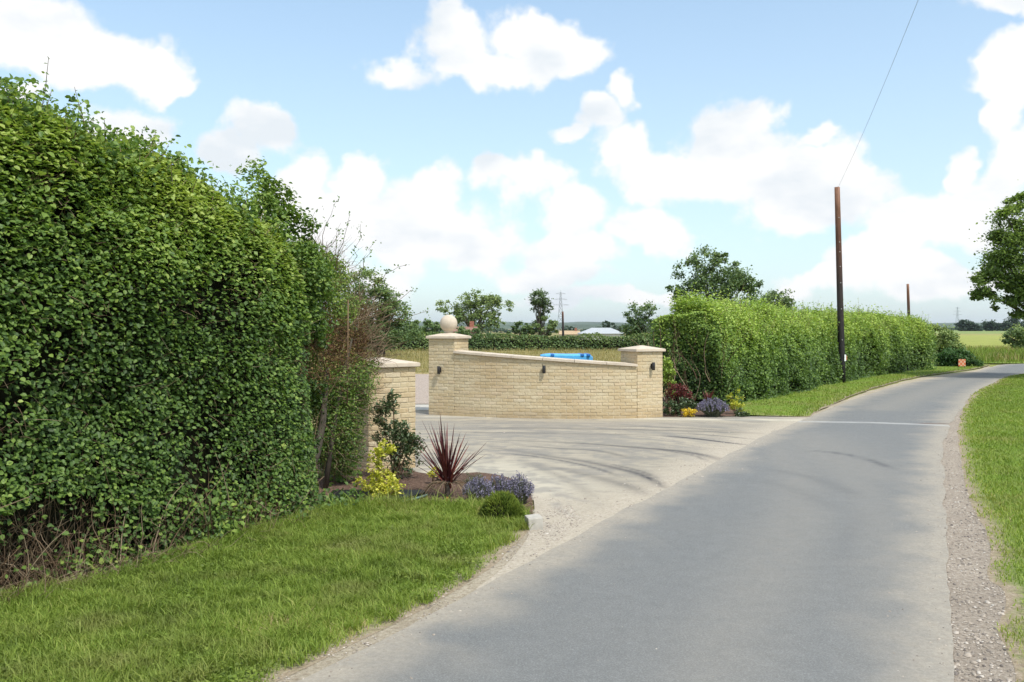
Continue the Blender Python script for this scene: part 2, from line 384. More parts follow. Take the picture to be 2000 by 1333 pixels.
def drive_mat():
    m, nt, o = newmat('dusty_driveway_surface')
    fine = noise_n(nt, 110, 4, .7); mid = noise_n(nt, 3.0, 7, .65, None, (.55, 2.0, 1), 1.0)
    c = ramp(nt, [(.30, (.24, .22, .185)), (.5, (.365, .32, .248)), (.7, (.48, .41, .31))], mid)
    c = mixc(nt, .30, c, ramp(nt, [(.3, (.10, .095, .08)), (.5, (.33, .295, .235)), (.7, (.62, .56, .46))], fine))
    br = noise_n(nt, 6, 8, .75, None, (.7, 1.6, 1))
    c = mixc(nt, mth(nt, 'MULTIPLY', attr(nt, 'tan'), mth(nt, 'MULTIPLY_ADD', br, 1.4, .3), clamp=True), c, ramp(nt, [(.3, (.30, .25, .19)), (.55, (.47, .41, .33)), (.7, (.58, .51, .42))], noise_n(nt, 35, 8, .8)))
    c = mixc(nt, mth(nt, 'MULTIPLY', attr(nt, 'pale'), mth(nt, 'MULTIPLY_ADD', br, 1.2, .35), clamp=True), c, (.54, .49, .39))
    c = mixc(nt, mth(nt, 'MULTIPLY', attr(nt, 'grey'), mth(nt, 'MULTIPLY_ADD', br, 1.6, .1), clamp=True), c, (.17, .168, .17))
    c = mixc(nt, mth(nt, 'MULTIPLY', attr(nt, 'dark'), mth(nt, 'MULTIPLY_ADD', br, 1.3, .45), clamp=True), c, (.05, .05, .058))
    princ(nt, o, c, .9, .2, bump(nt, fine, .5, .008)); return m
M_field = ground_field_mat(); M_grassbase = grassbase_mat(); M_asph = asphalt_mat(); M_drive = drive_mat()
M_gravel = soil_mat('gravelly_shoulder', (.24, .195, .155), (.40, .335, .27), (.54, .47, .39), 38)
M_sand = soil_mat('sandy_road_edge', (.28, .225, .16), (.45, .385, .295), (.58, .51, .40), 34)
M_mulch = soil_mat('bark_mulch', (.055, .032, .024), (.16, .10, .072), (.30, .20, .15), 30)
M_litter = soil_mat('leaf_litter', (.035, .026, .018), (.10, .07, .045), (.22, .15, .10), 18)

# ------------------------------------------------------------------ terrain
def terrain():
    rings = np.concatenate([[.0], np.geomspace(1.0, 9400, 130)]); seg = 180
    th = np.arange(seg) / seg * 2 * np.pi
    X = rings[:, None] * np.cos(th); Y = rings[:, None] * np.sin(th)
    Z = terr_dip(X, Y) - .012 - .03 * np.clip((np.hypot(X, Y) - 40) / 10, 0, 1)
    V = np.stack([X, Y, Z], -1).reshape(-1, 3); i = np.arange((len(rings) - 1) * seg).reshape(-1, seg)
    Fc = np.stack([i, i + seg, np.roll(i, -1, 1) + seg, np.roll(i, -1, 1)], -1).reshape(-1, 4)
    me = mesh_np('ground', V, Fc, smooth=True)
    tag(link('ground', me, M_field), kind='structure')
terrain()

# ---- road
marks_road = [([(1570, 884), (1597, 883), (1647, 889), (1700, 902), (1745, 920)], .05, .75), ([(1480, 915), (1595, 938), (1680, 975)], .10, .25),
              ([(1450, 935), (1540, 955), (1630, 1000)], .10, .16), ([(1640, 1120), (1655, 1060), (1670, 1030), (1700, 1000)], .06, .1)]
def road_attrs(x, y):
    tan = np.zeros(len(x)); dark = np.zeros(len(x)); pale = np.zeros(len(x)); rust = np.zeros(len(x))
    dl, _ = dist_poly(x, y, road_left); dr, _ = dist_poly(x, y, road_right)
    nn = fbm2(x, y, 2.5, 4)
    tan = np.maximum(tan, np.exp(-(dl / (.06 + .5 * nn)) ** 2) * .95); tan = np.maximum(tan, np.exp(-(dr / (.06 + .5 * nn)) ** 2) * .95)
    # dusty turning fan from the drive mouth, and the middle of the lane
    d, _ = dist_poly(x, y, Gs([(1500, 860), (1560, 930), (1560, 1010), (1500, 1120), (1430, 1250), (1380, 1400)])); tan = np.maximum(tan, np.exp(-(d / .33) ** 2) * .22)
    d, _ = dist_poly(x, y, Gs([(1480, 865), (1600, 900), (1690, 960), (1740, 1060), (1760, 1250), (1765, 1500)])); tan = np.maximum(tan, np.exp(-(d / .30) ** 2) * .18)
    d, _ = dist_poly(x, y, Gs([(1560, 850), (1640, 905), (1700, 930)])); tan = np.maximum(tan, np.exp(-(d / .7) ** 2) * .22)
    d, _ = dist_poly(x, y, Gs([(1720, 800), (1800, 770), (1860, 750), (1930, 735)])); tan = np.maximum(tan, np.exp(-(d / .5) ** 2) * .3)
    for ln, w, a in marks_road:
        d, t = dist_poly(x, y, smooth_line(Gs(ln))); dark = np.maximum(dark, np.exp(-(d / w) ** 2) * a * np.clip(np.sin(np.pi * np.clip(t, .04, .96)) * 2, 0, 1))
    d, t = dist_poly(x, y, Gs([(1560, 825), (1700, 827), (1810, 831), (1850, 833)])); pale = np.exp(-(d / .085) ** 2) * .95
    d, t = dist_poly(x, y, Gs([(1803, 829), (1850, 829)])); rust = np.exp(-(d / .09) ** 2) * .8
    return dict(tan=tan, dark=dark, pale=pale, rust=rust)
sheet('road', road_poly, .012, M_asph, attrs=road_attrs, cells=cellpts(road_poly, [(-2.5, 3.5, .4), (3.5, 9, .07), (9, 20, .10), (20, 46, .35)]))

# ---- gravel shoulder on the right, sandy strip on the left
gp = np.vstack([smooth_line([(p[0] - .25, p[1]) for p in road_right[::3]], 9), grass_r[::-1] + np.array([.12, 0])])
sheet('road_shoulder', gp, .004, M_gravel)
left_edge_out = smooth_line([(-2.6, -2.5), (-2.1, .5)] + Gs([(60, 1530), (520, 1345), (690, 1262), (810, 1200), (900, 1150), (960, 1105), (1010, 1068), (1035, 1040)]), .15, .05, 9)
sp_ = np.vstack([left_edge_out + np.array([-.3, .1]), [G(1060, 1020)], [G(1120, 1010)], [G(1200, 1010)], road_left[(road_left[:, 1] < 7.6)][::-1] + np.array([.15, -.05])])
sheet('roadside_sand', sp_, .0035, M_sand)
far_sand = smooth_line(Gs([(1560, 822), (1640, 786), (1700, 764), (1780, 742), (1850, 731), (1905, 723), (1930, 716)]), .3, .08, 5)
fr = road_left[(road_left[:, 1] > 17.5) & (road_left[:, 1] < 40)]
sheet('roadside_sand', np.vstack([far_sand, fr[::-1] + np.array([.15, -.1])]), .0045, M_sand)

# ---- driveway
drv = [G(900, 1174), G(1040, 1099), G(1180, 1020), G(1300, 960), G(1420, 894), G(1500, 852), G(1582, 818)]
drv = [(p[0] + .12, p[1] - .04) for p in drv]
drive_poly = np.array(list(smooth_line(drv, .2)) + [G(1578, 815), G(1300, 814), (2.3, 18.6), (-1.0, 19.0), (-1.2, 26.0), (-3.6, 27.0), (-4.0, 20.0), (-2.1, 13.5), G(815, 925), G(870, 930)]
                      + list(smooth_line(Gs([(930, 925), (1000, 938), (1036, 965), (1044, 1000), (1036, 1040), (1012, 1078), (975, 1118), (930, 1152)]), .1)))
marks = [([(930, 868), (1000, 881), (1070, 892), (1140, 902), (1192, 913), (1245, 927), (1280, 944), (1306, 962)], .10, .55, 'r'), ([(1140, 902), (1192, 914), (1245, 928), (1280, 944), (1304, 960)], .055, 1.0, 'r'),
         ([(900, 858), (1000, 862), (1105, 866), (1210, 873), (1315, 881), (1385, 892), (1427, 903)], .10, .6, 'r'), ([(1315, 881), (1385, 893), (1427, 904)], .12, .6, 'r'),
         ([(1283, 852), (1350, 857), (1420, 866), (1488, 873)], .07, .85, 'm'), ([(1000, 870), (1090, 877), (1180, 884), (1240, 900)], .08, .35, 'm'),
         ([(1000, 897), (1130, 925), (1220, 950), (1270, 975)], .14, .35, 'r'), ([(860, 838), (1100, 838), (1400, 845), (1540, 850)], .16, .3, 'm'), ([(860, 845), (1100, 848), (1300, 852)], .12, .25, 'm'),
         ([(1020, 900), (1120, 945), (1160, 980)], .12, .2, 'm'), ([(960, 885), (1060, 895), (1150, 912), (1215, 935)], .05, .5, 'm'), ([(1160, 868), (1260, 876), (1350, 890), (1400, 908)], .05, .45, 'm'), ([(1100, 832), (1300, 836), (1480, 846)], .06, .4, 'm'), ([(1330, 848), (1420, 854), (1500, 862)], .05, .5, 'm'), ([(1180, 905), (1250, 922), (1290, 940)], .05, .45, 'm')]
def drive_attrs(x, y):
    dark = np.zeros(len(x)); tan = np.zeros(len(x)); pale = np.zeros(len(x)); grey = np.zeros(len(x))
    jx = (fbm2(x, y, 1.2, 21) - .5) * .25; jy = (fbm2(x, y, 1.2, 22) - .5) * .35
    for ln, w, a, md in marks:
        L_ = smooth_line(Gs(ln)); d, t = dist_poly(x + jx * .3, y + jy * .3, L_)
        env = np.clip(t * 1.3 + .1, 0, 1) * np.clip((1 - t) * 12, 0, 1) if md == 'r' else np.clip(np.sin(np.pi * np.clip(t, .03, .97)) * 1.8, 0, 1)
        dark = np.maximum(dark, np.exp(-(d / (w * .72)) ** 2) * min(1, a * 1.15) * env)
        grey = np.maximum(grey, np.exp(-(d / (w * 2.6)) ** 2) * a * .55 * env)
    arc = smooth_line(Gs([(840, 870), (1000, 872), (1120, 882), (1240, 905), (1320, 935), (1380, 985)]), .2)
    ds, ts = dist_poly(x, y, arc); iy = np.interp(x, arc[:, 0], arc[:, 1]); ds = ds * np.sign(y - iy)
    st = fbm2(ds * 1.0, ts * 3.0, 3.2, 77, 4) * .6 + fbm2(ds, ts * 5, 10.0, 79, 2) * .4
    grey = np.maximum(grey, np.clip((st - .47) * 4.5, 0, .5)); tan = np.maximum(tan, np.clip((.43 - st) * 4, 0, .6))
    d, _ = dist_poly(x + jx, y + jy, Gs([(840, 827), (1200, 829), (1500, 834)])); grey = np.maximum(grey, np.exp(-(d / .5) ** 2) * .35)
    dl, _ = dist_poly(x, y, road_left); nn = fbm2(x, y, 2.0, 14)
    tan = np.maximum(tan, np.exp(-(dl / (.15 + .7 * nn)) ** 2)); grey = grey * (1 - np.exp(-(dl / .5) ** 2)); dark = dark * (1 - .6 * np.exp(-(dl / .25) ** 2))
    d, _ = dist_poly(x, y, Gs([(1040, 960), (1050, 1010), (1060, 1060)])); tan = np.maximum(tan, np.exp(-(d / .8) ** 2)); 
    d, _ = dist_poly(x, y, Gs([(830, 930), (960, 915), (1045, 950)])); pale = np.exp(-(d / .7) ** 2) * .7
    d, _ = dist_poly(x, y, Gs([(838, 815.5), (1100, 817), (1300, 819.5), (1560, 822)])); pale = np.maximum(pale, np.exp(-(d / .17) ** 2) * 1.0)
    return dict(dark=dark, tan=tan, pale=pale, grey=grey)
sheet('driveway', drive_poly, .008, M_drive, attrs=drive_attrs, cells=cellpts(drive_poly, [(4.8, 19.2, .05), (19.5, 27, .4)]))
# pinkish gravel yard and pale slabs seen through the gateway
yard = plain('pink_gravel', (.38, .31, .26), .95, .1, .35, 30, bmp=.6, bscale=80)
sheet('gravel_yard', [(-3.9, 20.6), (-1.35, 20.6), (-1.2, 34), (-6, 34)], .016, yard)
slabm = plain('pale_concrete_slab', (.46, .43, .38), .9, .2, .15, 6)

# ---- verges, beds
left_line = Gs([(1035, 1040), (1030, 1015), (1000, 1005), (930, 998), (850, 992), (740, 998), (620, 1012), (560, 1032), (430, 1068), (340, 1090), (270, 1115), (150, 1150), (0, 1182)]) + [(-4.6, 3.6), (-6.5, .5), (-8, -2.5)]
verge_left = np.vstack([left_edge_out, smooth_line(left_line, .2, .05, 12)])
zv = lambda base, amp: (lambda x, y: base + amp * (fbm2(x, y, 1.1, 31) - .3))
sheet('grass_verge', verge_left, .02, M_grassbase, zfn=lambda x, y: .0055 + np.clip(dist_poly(x, y, left_edge_out)[0] / .5, 0, 1) * (.006 + .03 * fbm2(x, y, 1.1, 31)), attrs=lambda x, y: dict(edge=np.exp(-(dist_poly(x, y, left_edge_out)[0] / .15) ** 2)), cells=cellpts(verge_left, [(-2, 12, .1)]))
verge_right = np.vstack([grass_r, [(45, 20), (30, -2.5)]])
sheet('grass_verge', verge_right, .02, M_grassbase, zfn=lambda x, y: .0055 + np.clip(dist_poly(x, y, grass_r)[0] / .7, 0, 1) * (.006 + .04 * fbm2(x, y, .8, 33)), attrs=lambda x, y: dict(edge=np.exp(-(dist_poly(x, y, grass_r)[0] / .13) ** 2)), cells=np.vstack([cellpts(verge_right, [(-2, 40, .8)]), cellpts(np.vstack([grass_r[grass_r[:, 1] < 22], grass_r[grass_r[:, 1] < 22][::-1] + np.array([1.0, 0])]), [(-2, 22, .11)])]))
vf = smooth_line(Gs([(1575, 816), (1640, 785), (1700, 762), (1780, 740), (1850, 729), (1905, 721), (1935, 713)]), .3, .08, 7)
verge_far = np.vstack([vf, [(21.5, 46), (17, 43), (8, 27), (4.6, 19.2)], Gs([(1455, 814)])])
sheet('grass_verge', verge_far, .02, M_grassbase, zfn=lambda x, y: .0125 + np.clip(dist_poly(x, y, vf)[0] / .7, 0, 1) * (.006 + .04 * fbm2(x, y, .8, 35)), attrs=lambda x, y: dict(edge=np.exp(-(dist_poly(x, y, vf)[0] / .15) ** 2)), cells=cellpts(verge_far, [(17, 46, .3)]))
verge_beyond = [(22.5, 44.6), (25, 44.2), (33, 45.4), (48, 44.2), (60, 60), (24, 52)]
sheet('grass_verge', verge_beyond, .02, M_grassbase)
bed = np.array(smooth_line(Gs([(560, 1036), (620, 1014), (740, 1000), (850, 996), (930, 1003), (1000, 1010), (1030, 1030), (1042, 1000), (1034, 965), (1000, 940), (930, 927), (870, 932), (815, 928)]) + [(-1.5, 11.5), (-2.2, 12.5), (-3.2, 11), (-3.3, 9)] + [G(560, 1036)], .15, .03, 15)[:-1])
sheet('planting_bed', bed, .016, M_mulch, zfn=lambda x, y: .015 + .03 * fbm2(x, y, 3, 41), cells=cellpts(bed, [(7, 13, .15)]))
bed2 = Gs([(1296, 816), (1460, 815)]) + [(5.2, 19.6), (5.0, 22), (2.8, 22), (2.8, 18.6)]
sheet('planting_bed', bed2, .016, M_mulch)
hedge_litter = [G(560, 1030)] + [(-4.6 + .35, 3.6), (-6.2, .5), (-8.2, .2), (-6, 6), (-4, 11), (-2.5, 12), (-2.2, 9.5)]
sheet('hedge_bottom', [(-2.0, 9.4), (-1.85, 7.9), (-2.35, 7.05), (-2.7, 6.35), (-3.05, 5.75), (-4.3, 3.9), (-6.3, .5), (-8.4, .5), (-6, 6), (-4, 11), (-2.5, 12)], .006, M_litter)
hl2 = [(4.6, 19.3), (8, 26.6), (13, 35.5), (17.5, 42), (15.5, 43.5), (5.5, 27), (2.9, 21)]
sheet('hedge_bottom', hl2, .007, M_litter)

# ------------------------------------------------------------------ grass blades
M_grass = leaf_mat('grass_blades', [(0, (0.109, 0.154, 0.029)), (.4, (0.203, 0.288, 0.046)), (.75, (0.312, 0.388, 0.074)), (.92, (0.421, 0.414, 0.132)), (1, (0.593, 0.441, 0.264))], .55, .25, .35, .5, (.30, .27, .11), 1.4)
M_dry = leaf_mat('dry_field_grass', [(0, (.16, .17, .05)), (.5, (.34, .28, .12)), (1, (.48, .40, .22))], .7, .15, .3)
def blades(name, P, h, w, c, mat, bend=.5, zbase=.02, kind='stuff', lean=.35):
    n = len(P); az = R.uniform(0, 2 * np.pi, n); d = np.stack([np.cos(az), np.sin(az), np.zeros(n)], 1)
    side = np.stack([-np.sin(az + R.normal(0, .6, n)), np.cos(az), np.zeros(n)], 1) * (w * .5)[:, None]
    up = np.zeros((n, 3)); up[:, 2] = 1
    base = np.stack([P[:, 0], P[:, 1], np.full(n, zbase) if np.isscalar(zbase) else zbase], 1)
    l = (R.random(n) * lean)[:, None]; H = h[:, None]
    mid = base + up * H * .55 + d * H * l * .5; tip = base + up * H * (1 - .35 * l * bend) + d * H * (l * 1.6 + .1)
    V = np.stack([base - side, base + side, mid - side * .75, mid + side * .75, tip], 1).reshape(-1, 3)
    i = np.arange(n)[:, None] * 5
    Fc = np.concatenate([i + np.array([[0, 1, 3]]), i + np.array([[0, 3, 2]]), i + np.array([[2, 3, 4]])], 1).reshape(-1, 3)
    me = mesh_np(name, V, Fc, face_attrs={'c': np.repeat(np.clip(c, 0, 1), 3)})
    return tag(link(name, me, mat), kind=kind)
def scatter(poly, n, wfn=None, bounds=None):
    poly = np.asarray(poly); x0, y0 = poly.min(0); x1, y1 = poly.max(0)
    if bounds: x0, x1, y0, y1 = bounds
    X = R.uniform(x0, x1, n); Y = R.uniform(y0, y1, n); m = inpoly(X, Y, poly)
    X = X[m]; Y = Y[m]
    if wfn is not None:
        k = R.random(len(X)) < wfn(X, Y); X = X[k]; Y = Y[k]
    return np.stack([X, Y], 1)
def vis(X, Y, m=1.0): return (np.abs(X) < .56 * Y + m) & (Y > 2.5)
P = scatter(verge_left, 760000, lambda x, y: vis(x, y, .7) * np.clip((5.6 / np.maximum(y, 3)) ** 1.0, 0, 1) * np.clip((.25 + 1.3 * fbm2(x, y, 2.2, 51)), 0, 1), (-6, .3, 3.4, 9.6))
pt = fbm2(P[:, 0], P[:, 1], 1.3, 52); dl_, _ = dist_poly(P[:, 0], P[:, 1], left_edge_out)
keep = R.random(len(P)) < np.clip((dl_ + (fbm2(P[:, 0], P[:, 1], 4, 66) - .5) * .35) / .3 + .08, 0.02, 1); P = P[keep]; pt = pt[keep]; dl_ = dl_[keep]
dh_, _ = dist_poly(P[:, 0], P[:, 1], left_line)
h = R.uniform(.02, .048, len(P)) * (.5 + 1.1 * pt) * np.where(R.random(len(P)) < .03, 1.8, 1) * np.clip(.55 + dl_ * 1.2, 0, 1.15) * (1 + 1.1 * np.exp(-(dh_ / .25) ** 2) * pt * 1.5)
blades('grass', P, h, R.uniform(.003, .006, len(P)) * (.7 + P[:, 1] / 10), R.beta(2, 2.6, len(P)) * .8 + (pt - .5) * .75 + .06 + (fbm2(P[:, 0], P[:, 1], 5, 54) - .5) * .4 + .25 * np.exp(-dl_ / .15), M_grass, lean=.8)
print('grass left', len(P))
tc_ = scatter(verge_left, 900, lambda x, y: vis(x, y, .5), (-6, .3, 3.4, 9.6)); tj = R.integers(0, len(tc_), 26000); P = tc_[tj] + R.normal(0, .035, (26000, 2)); P = P[inpoly(P[:, 0], P[:, 1], verge_left)]
blades('grass_tufts', P, R.uniform(.04, .10, len(P)), R.uniform(.003, .006, len(P)), R.beta(2, 2, len(P)) * .5 + R.random(900)[tj[:len(P)] % 900] * .5, M_grass, lean=1.0)
n_ = 5200; tc_ = scatter(verge_left, 260, lambda x, y: vis(x, y, .5), (-6, .3, 3.4, 9.6)); tj = R.integers(0, len(tc_), n_); P = tc_[tj] + R.normal(0, .09, (n_, 2)); P = P[inpoly(P[:, 0], P[:, 1], verge_left)]; n_ = len(P)
tag(link('clover', leaves_mesh('clover', np.column_stack([P, R.uniform(.035, .06, n_)]), R.normal(size=(n_, 3)) * .35 + np.array([0, 0, 1]), R.uniform(.012, .028, n_), R.random(n_) * .6, None, .9, six=True), M_grass), kind='stuff')
P = scatter(verge_right, 2000000, lambda x, y: vis(x, y, 1.2) * (x > .5 * y - .8) * np.clip((6.0 / np.maximum(y, 3)) ** 1.15, 0, 1), (1, 21, 3.2, 37))
dl_, _ = dist_poly(P[:, 0], P[:, 1], grass_r); keep = R.random(len(P)) < np.clip((dl_ + (fbm2(P[:, 0], P[:, 1], 4, 67) - .5) * .3) / .2 + .12, 0.02, 1); P = P[keep]; dl_ = dl_[keep]
pt = fbm2(P[:, 0], P[:, 1], .9, 53)
h = R.uniform(.03, .065, len(P)) * (.6 + .8 * pt) * np.clip(.5 + dl_ * 1.2, 0, 1.1)
blades('grass', P, h, R.uniform(.004, .007, len(P)) * (.6 + P[:, 1] / 8), R.beta(2, 2.6, len(P)) * .8 + (pt - .5) * .4 + .10 + .3 * np.exp(-dl_ / .2), M_grass, lean=.8)
print('grass right', len(P))
P = scatter(verge_far, 260000, lambda x, y: np.clip((18.0 / y) ** 1.2, 0, 1), (4, 22, 17, 46))
pt = fbm2(P[:, 0], P[:, 1], .9, 55)
blades('grass', P, R.uniform(.03, .075, len(P)) * (.6 + .8 * pt), R.uniform(.012, .02, len(P)), R.beta(2, 2.4, len(P)) * .75 + (pt - .5) * .4 + .16, M_grass, lean=.8)
P = scatter(verge_beyond, 30000)
blades('grass', P, R.uniform(.05, .16, len(P)), R.uniform(.02, .03, len(P)), R.beta(2, 2, len(P)) * .8, M_grass)
# rough dry grass of the field behind the wall
fieldpoly = [(-12, 22), (-1.0, 22), (2.2, 20), (4, 24), (10, 45), (14, 70), (-28, 70), (-20, 40)]
P = scatter(fieldpoly, 90000, lambda x, y: np.clip(30 / y, 0, 1) * np.clip(1.6 * fbm2(x, y, .25, 57), 0, 1))
P = P[~inpoly(P[:, 0], P[:, 1], [(-4, 19), (-1, 19), (-1, 34), (-6.3, 34)])]
pt = fbm2(P[:, 0], P[:, 1], .22, 58)
blades('dry_grass', P, R.uniform(.12, .38, len(P)), R.uniform(.012, .03, len(P)), R.random(len(P)) * .5 + pt * .6, M_dry, zbase=0.0)
# rank grass and weeds beyond the far bend
P = scatter([(22, 46), (60, 50), (70, 75), (30, 75)], 30000); pt = fbm2(P[:, 0], P[:, 1], .25, 59)
blades('dry_grass', P, R.uniform(.15, .5, len(P)) * (.5 + pt), R.uniform(.02, .05, len(P)), R.random(len(P)) * .5 + pt * .5, M_dry, zbase=0.0)
P = scatter([(23, 45.5), (40, 46), (44, 60), (26, 56)], 26000, lambda x, y: fbm2(x, y, .5, 61) > .5)
blades('tall_weeds', P, R.uniform(.3, .8, len(P)), R.uniform(.02, .05, len(P)), R.random(len(P)) * .7, M_grass, zbase=0.0)

# ------------------------------------------------------------------ loose stones
def stones(name, P, s, mat):
    n = len(P); ang = np.arange(5) / 5 * 2 * np.pi
    ring = np.stack([np.cos(ang), np.sin(ang), np.zeros(5)], 1)
    base = np.concatenate([ring * 1.0, ring * .62 + np.array([0, 0, .55]), [[0, 0, .72]]])
    V = base[None] * (1 + R.normal(0, .16, (n, 11, 1))); rot = R.uniform(0, 6.28, n); c, si = np.cos(rot), np.sin(rot)
    V = V * np.stack([R.uniform(.7, 1.3, n), R.uniform(.6, 1.1, n), R.uniform(.5, .9, n)], 1)[:, None, :]
    X = V[..., 0] * c[:, None] - V[..., 1] * si[:, None]; Y = V[..., 0] * si[:, None] + V[..., 1] * c[:, None]
    V = np.stack([X, Y, V[..., 2]], -1) * s[:, None, None] + np.stack([P[:, 0], P[:, 1], np.full(n, .006)], 1)[:, None, :]
    q = []
    for i in range(5):
        j = (i + 1) % 5; q += [(i, j, 5 + j), (i, 5 + j, 5 + i), (5 + i, 5 + j, 10)]
    Fc = (np.arange(n)[:, None, None] * 11 + np.array(q)[None]).reshape(-1, 3)
    me = mesh_np(name, V.reshape(-1, 3), Fc, face_attrs={'c': np.repeat(R.random(n), 15)})
    return tag(link(name, me, mat), kind='stuff')
m, nt, o = newmat('mixed_gravel'); cst = ramp(nt, [(0, (.14, .12, .11)), (.3, (.28, .24, .20)), (.6, (.40, .34, .28)), (.85, (.48, .42, .36)), (1, (.54, .49, .43))], attr(nt, 'c'))
princ(nt, o, cst, .85, .3); M_stone = m
gpoly = np.vstack([road_right[road_right[:, 1] < 20], grass_r[grass_r[:, 1] < 20][::-1]])
P = scatter(gpoly, 260000, lambda x, y: vis(x, y, .8) * np.clip((5 / np.maximum(y, 3)) ** 1.2, 0, 1) * np.clip(fbm2(x, y, 3, 71) * 1.5, 0, 1), (1, 10, 3.4, 20))
stones('gravel', P, R.gamma(3, .0018, len(P)) + .002, M_stone); print('stones', len(P))
P = scatter(np.vstack([Gs([(1035, 960), (1110, 985), (1140, 1020), (1060, 1085), (1030, 1060)])]), 9000, lambda x, y: fbm2(x, y, 4, 72) > .42)
P2 = scatter(sp_, 60000, lambda x, y: vis(x, y, .3) * (fbm2(x, y, 3, 73) > .45)); P = np.vstack([P, P2])
stones('gravel', P, R.gamma(2.5, .0014, len(P)) + .002, M_stone)
P = scatter(road_poly, 120000, lambda x, y: vis(x, y, .3) & (y > 3), (-2, 10, 3, 20)); dd = np.minimum(dist_poly(P[:, 0], P[:, 1], road_left)[0], dist_poly(P[:, 0], P[:, 1], road_right)[0]); P = P[R.random(len(P)) < .55 * np.exp(-dd / .10) + .003]
st_ = stones('grit', P, R.gamma(2.5, .0011, len(P)) + .0015, M_stone); st_.location.z = .007
P = scatter(drive_poly, 26000, lambda x, y: (y < 17) & (fbm2(x, y, 2, 74) > .42)); dd = dist_poly(P[:, 0], P[:, 1], road_left)[0]; P = P[R.random(len(P)) < np.exp(-dd / .45) + .05]
st_ = stones('grit', P, R.gamma(2.5, .0018, len(P)) + .002, M_stone); st_.location.z = .003
P = scatter(bed, 9000, lambda x, y: (y < 10.5) & (x > -2.2)); stones('bark_chips', P, R.uniform(.006, .018, len(P)), plain('bark_chip', (.13, .075, .055), .9, .1, .5, 3))

# ------------------------------------------------------------------ brickwork
def brick_mat(name, stops):
    m, nt, o = newmat(name)
    oi = nt.nodes.new('ShaderNodeObjectInfo'); tc = nt.nodes.new('ShaderNodeTexCoord').outputs['Object']
    vec = nt.nodes.new('ShaderNodeVectorMath'); vec.operation = 'ADD'; nt.links.new(tc, vec.inputs[0]); nt.links.new(oi.outputs['Random'], vec.inputs[1])
    c = ramp(nt, stops, oi.outputs['Random'])
    n = noise_n(nt, 22, 7, .7, vec.outputs[0])
    c = mixc(nt, .45, c, ramp(nt, [(.3, (.36, .26, .14)), (.55, (.56, .46, .30)), (.75, (.70, .62, .46))], n))
    # weathering over whole wall, in place
    g = noise_n(nt, 1.1, 5, .6)
    pz = nt.nodes.new('ShaderNodeSeparateXYZ'); nt.links.new(nt.nodes.new('ShaderNodeNewGeometry').outputs['Position'], pz.inputs[0])
    low = mth(nt, 'MULTIPLY', mth(nt, 'MULTIPLY_ADD', pz.outputs[2], -4.0, 1.0, True), mth(nt, 'MULTIPLY_ADD', noise_n(nt, 4, 5, .6), 1.2, .0), clamp=True)
    c = mixc(nt, low, c, (.36, .27, .16))
    c = mixc(nt, ramp(nt, [(.42, (0, 0, 0)), (.7, (.45,) * 3)], g), c, (.42, .29, .15))
    princ(nt, o, c, .92, .2, bump(nt, n, .9, .006)); return m
M_brick = brick_mat('buff_tumbled_brick', [(0, (.53, .42, .26)), (.2, (.58, .46, .29)), (.45, (.62, .52, .35)), (.7, (.64, .55, .39)), (.88, (.60, .46, .31)), (1, (.68, .61, .47))])
M_mortar = plain('buff_mortar', (.52, .44, .31), .95, .1, .18, 20, bmp=.5)
M_cap = plain('cast_stone', (.58, .49, .39), .85, .2, .14, 5, bmp=.35, bscale=120)
M_black = plain('black_metal', (.02, .018, .018), .4, .5, .1)
brick_meshes = {}
def brick_me(l, h, d=.05):
    key = (round(l, 3), round(h, 3), round(d, 3), random.randrange(3))
    if key not in brick_meshes:
        me = box_mesh('brick', l, d, h, .0045)
        for v in me.vertices: v.co += Vector((random.uniform(-1, 1), random.uniform(-1, 1) * 1.2, random.uniform(-1, 1))) * .0016
        me.materials.append(M_brick); brick_meshes[key] = me
    return brick_meshes[key]
BL, BH, J = .215, .053, .009
def face_bricks(root, origin, tang, width, zlo, zhi, nrm, inset=.0, start_half=False):
    """a straight face: course by course in the local frame of root"""
    nc = int(round((zhi - zlo) / (BH + J))); ch = (zhi - zlo) / nc; cnt = 0
    for k in range(nc):
        x = 0.0; first = ((k + start_half) % 2 == 1)
        while x < width - .012:
            l = (BL - J) / 2 if (first and x == 0) else BL
            l = min(l, width - x - J * .5)
            if l < .03: break
            o = bpy.data.objects.new('brick', brick_me(round(l, 2), round(ch - J, 4))); col.objects.link(o); o.parent = root
            p = origin + tang * (x + l / 2) - nrm * (.022 + random.uniform(-.003, .004))
            o.location = (p.x, p.y, zlo + (k + .5) * ch); o.rotation_euler = (0, random.uniform(-.006, .006), math.atan2(tang.y, tang.x))
            x += l + J; cnt += 1
    return cnt
def pyramid_cap(name, w, edge, rise, root, z, mat, flat=.0):
    bm = bmesh.new(); h = w / 2
    lo = [bm.verts.new((sx * h, sy * h, z)) for sx, sy in ((-1, -1), (1, -1), (1, 1), (-1, 1))]
    hi = [bm.verts.new((sx * h, sy * h, z + edge)) for sx, sy in ((-1, -1), (1, -1), (1, 1), (-1, 1))]
    f2 = max(flat, .02); tp = [bm.verts.new((sx * f2, sy * f2, z + edge + rise)) for sx, sy in ((-1, -1), (1, -1), (1, 1), (-1, 1))]
    bm.faces.new(lo[::-1]); bm.faces.new(tp)
    for a, b in ((lo, hi), (hi, tp)):
        for i in range(4): bm.faces.new((a[i], a[(i + 1) % 4], b[(i + 1) % 4], b[i]))
    bmesh.ops.bevel(bm, geom=[e for e in bm.edges], offset=.007, segments=2, affect='EDGES')
    me = bpy.data.meshes.new(name); bm.to_mesh(me); bm.free(); return link(name, me, mat, root)
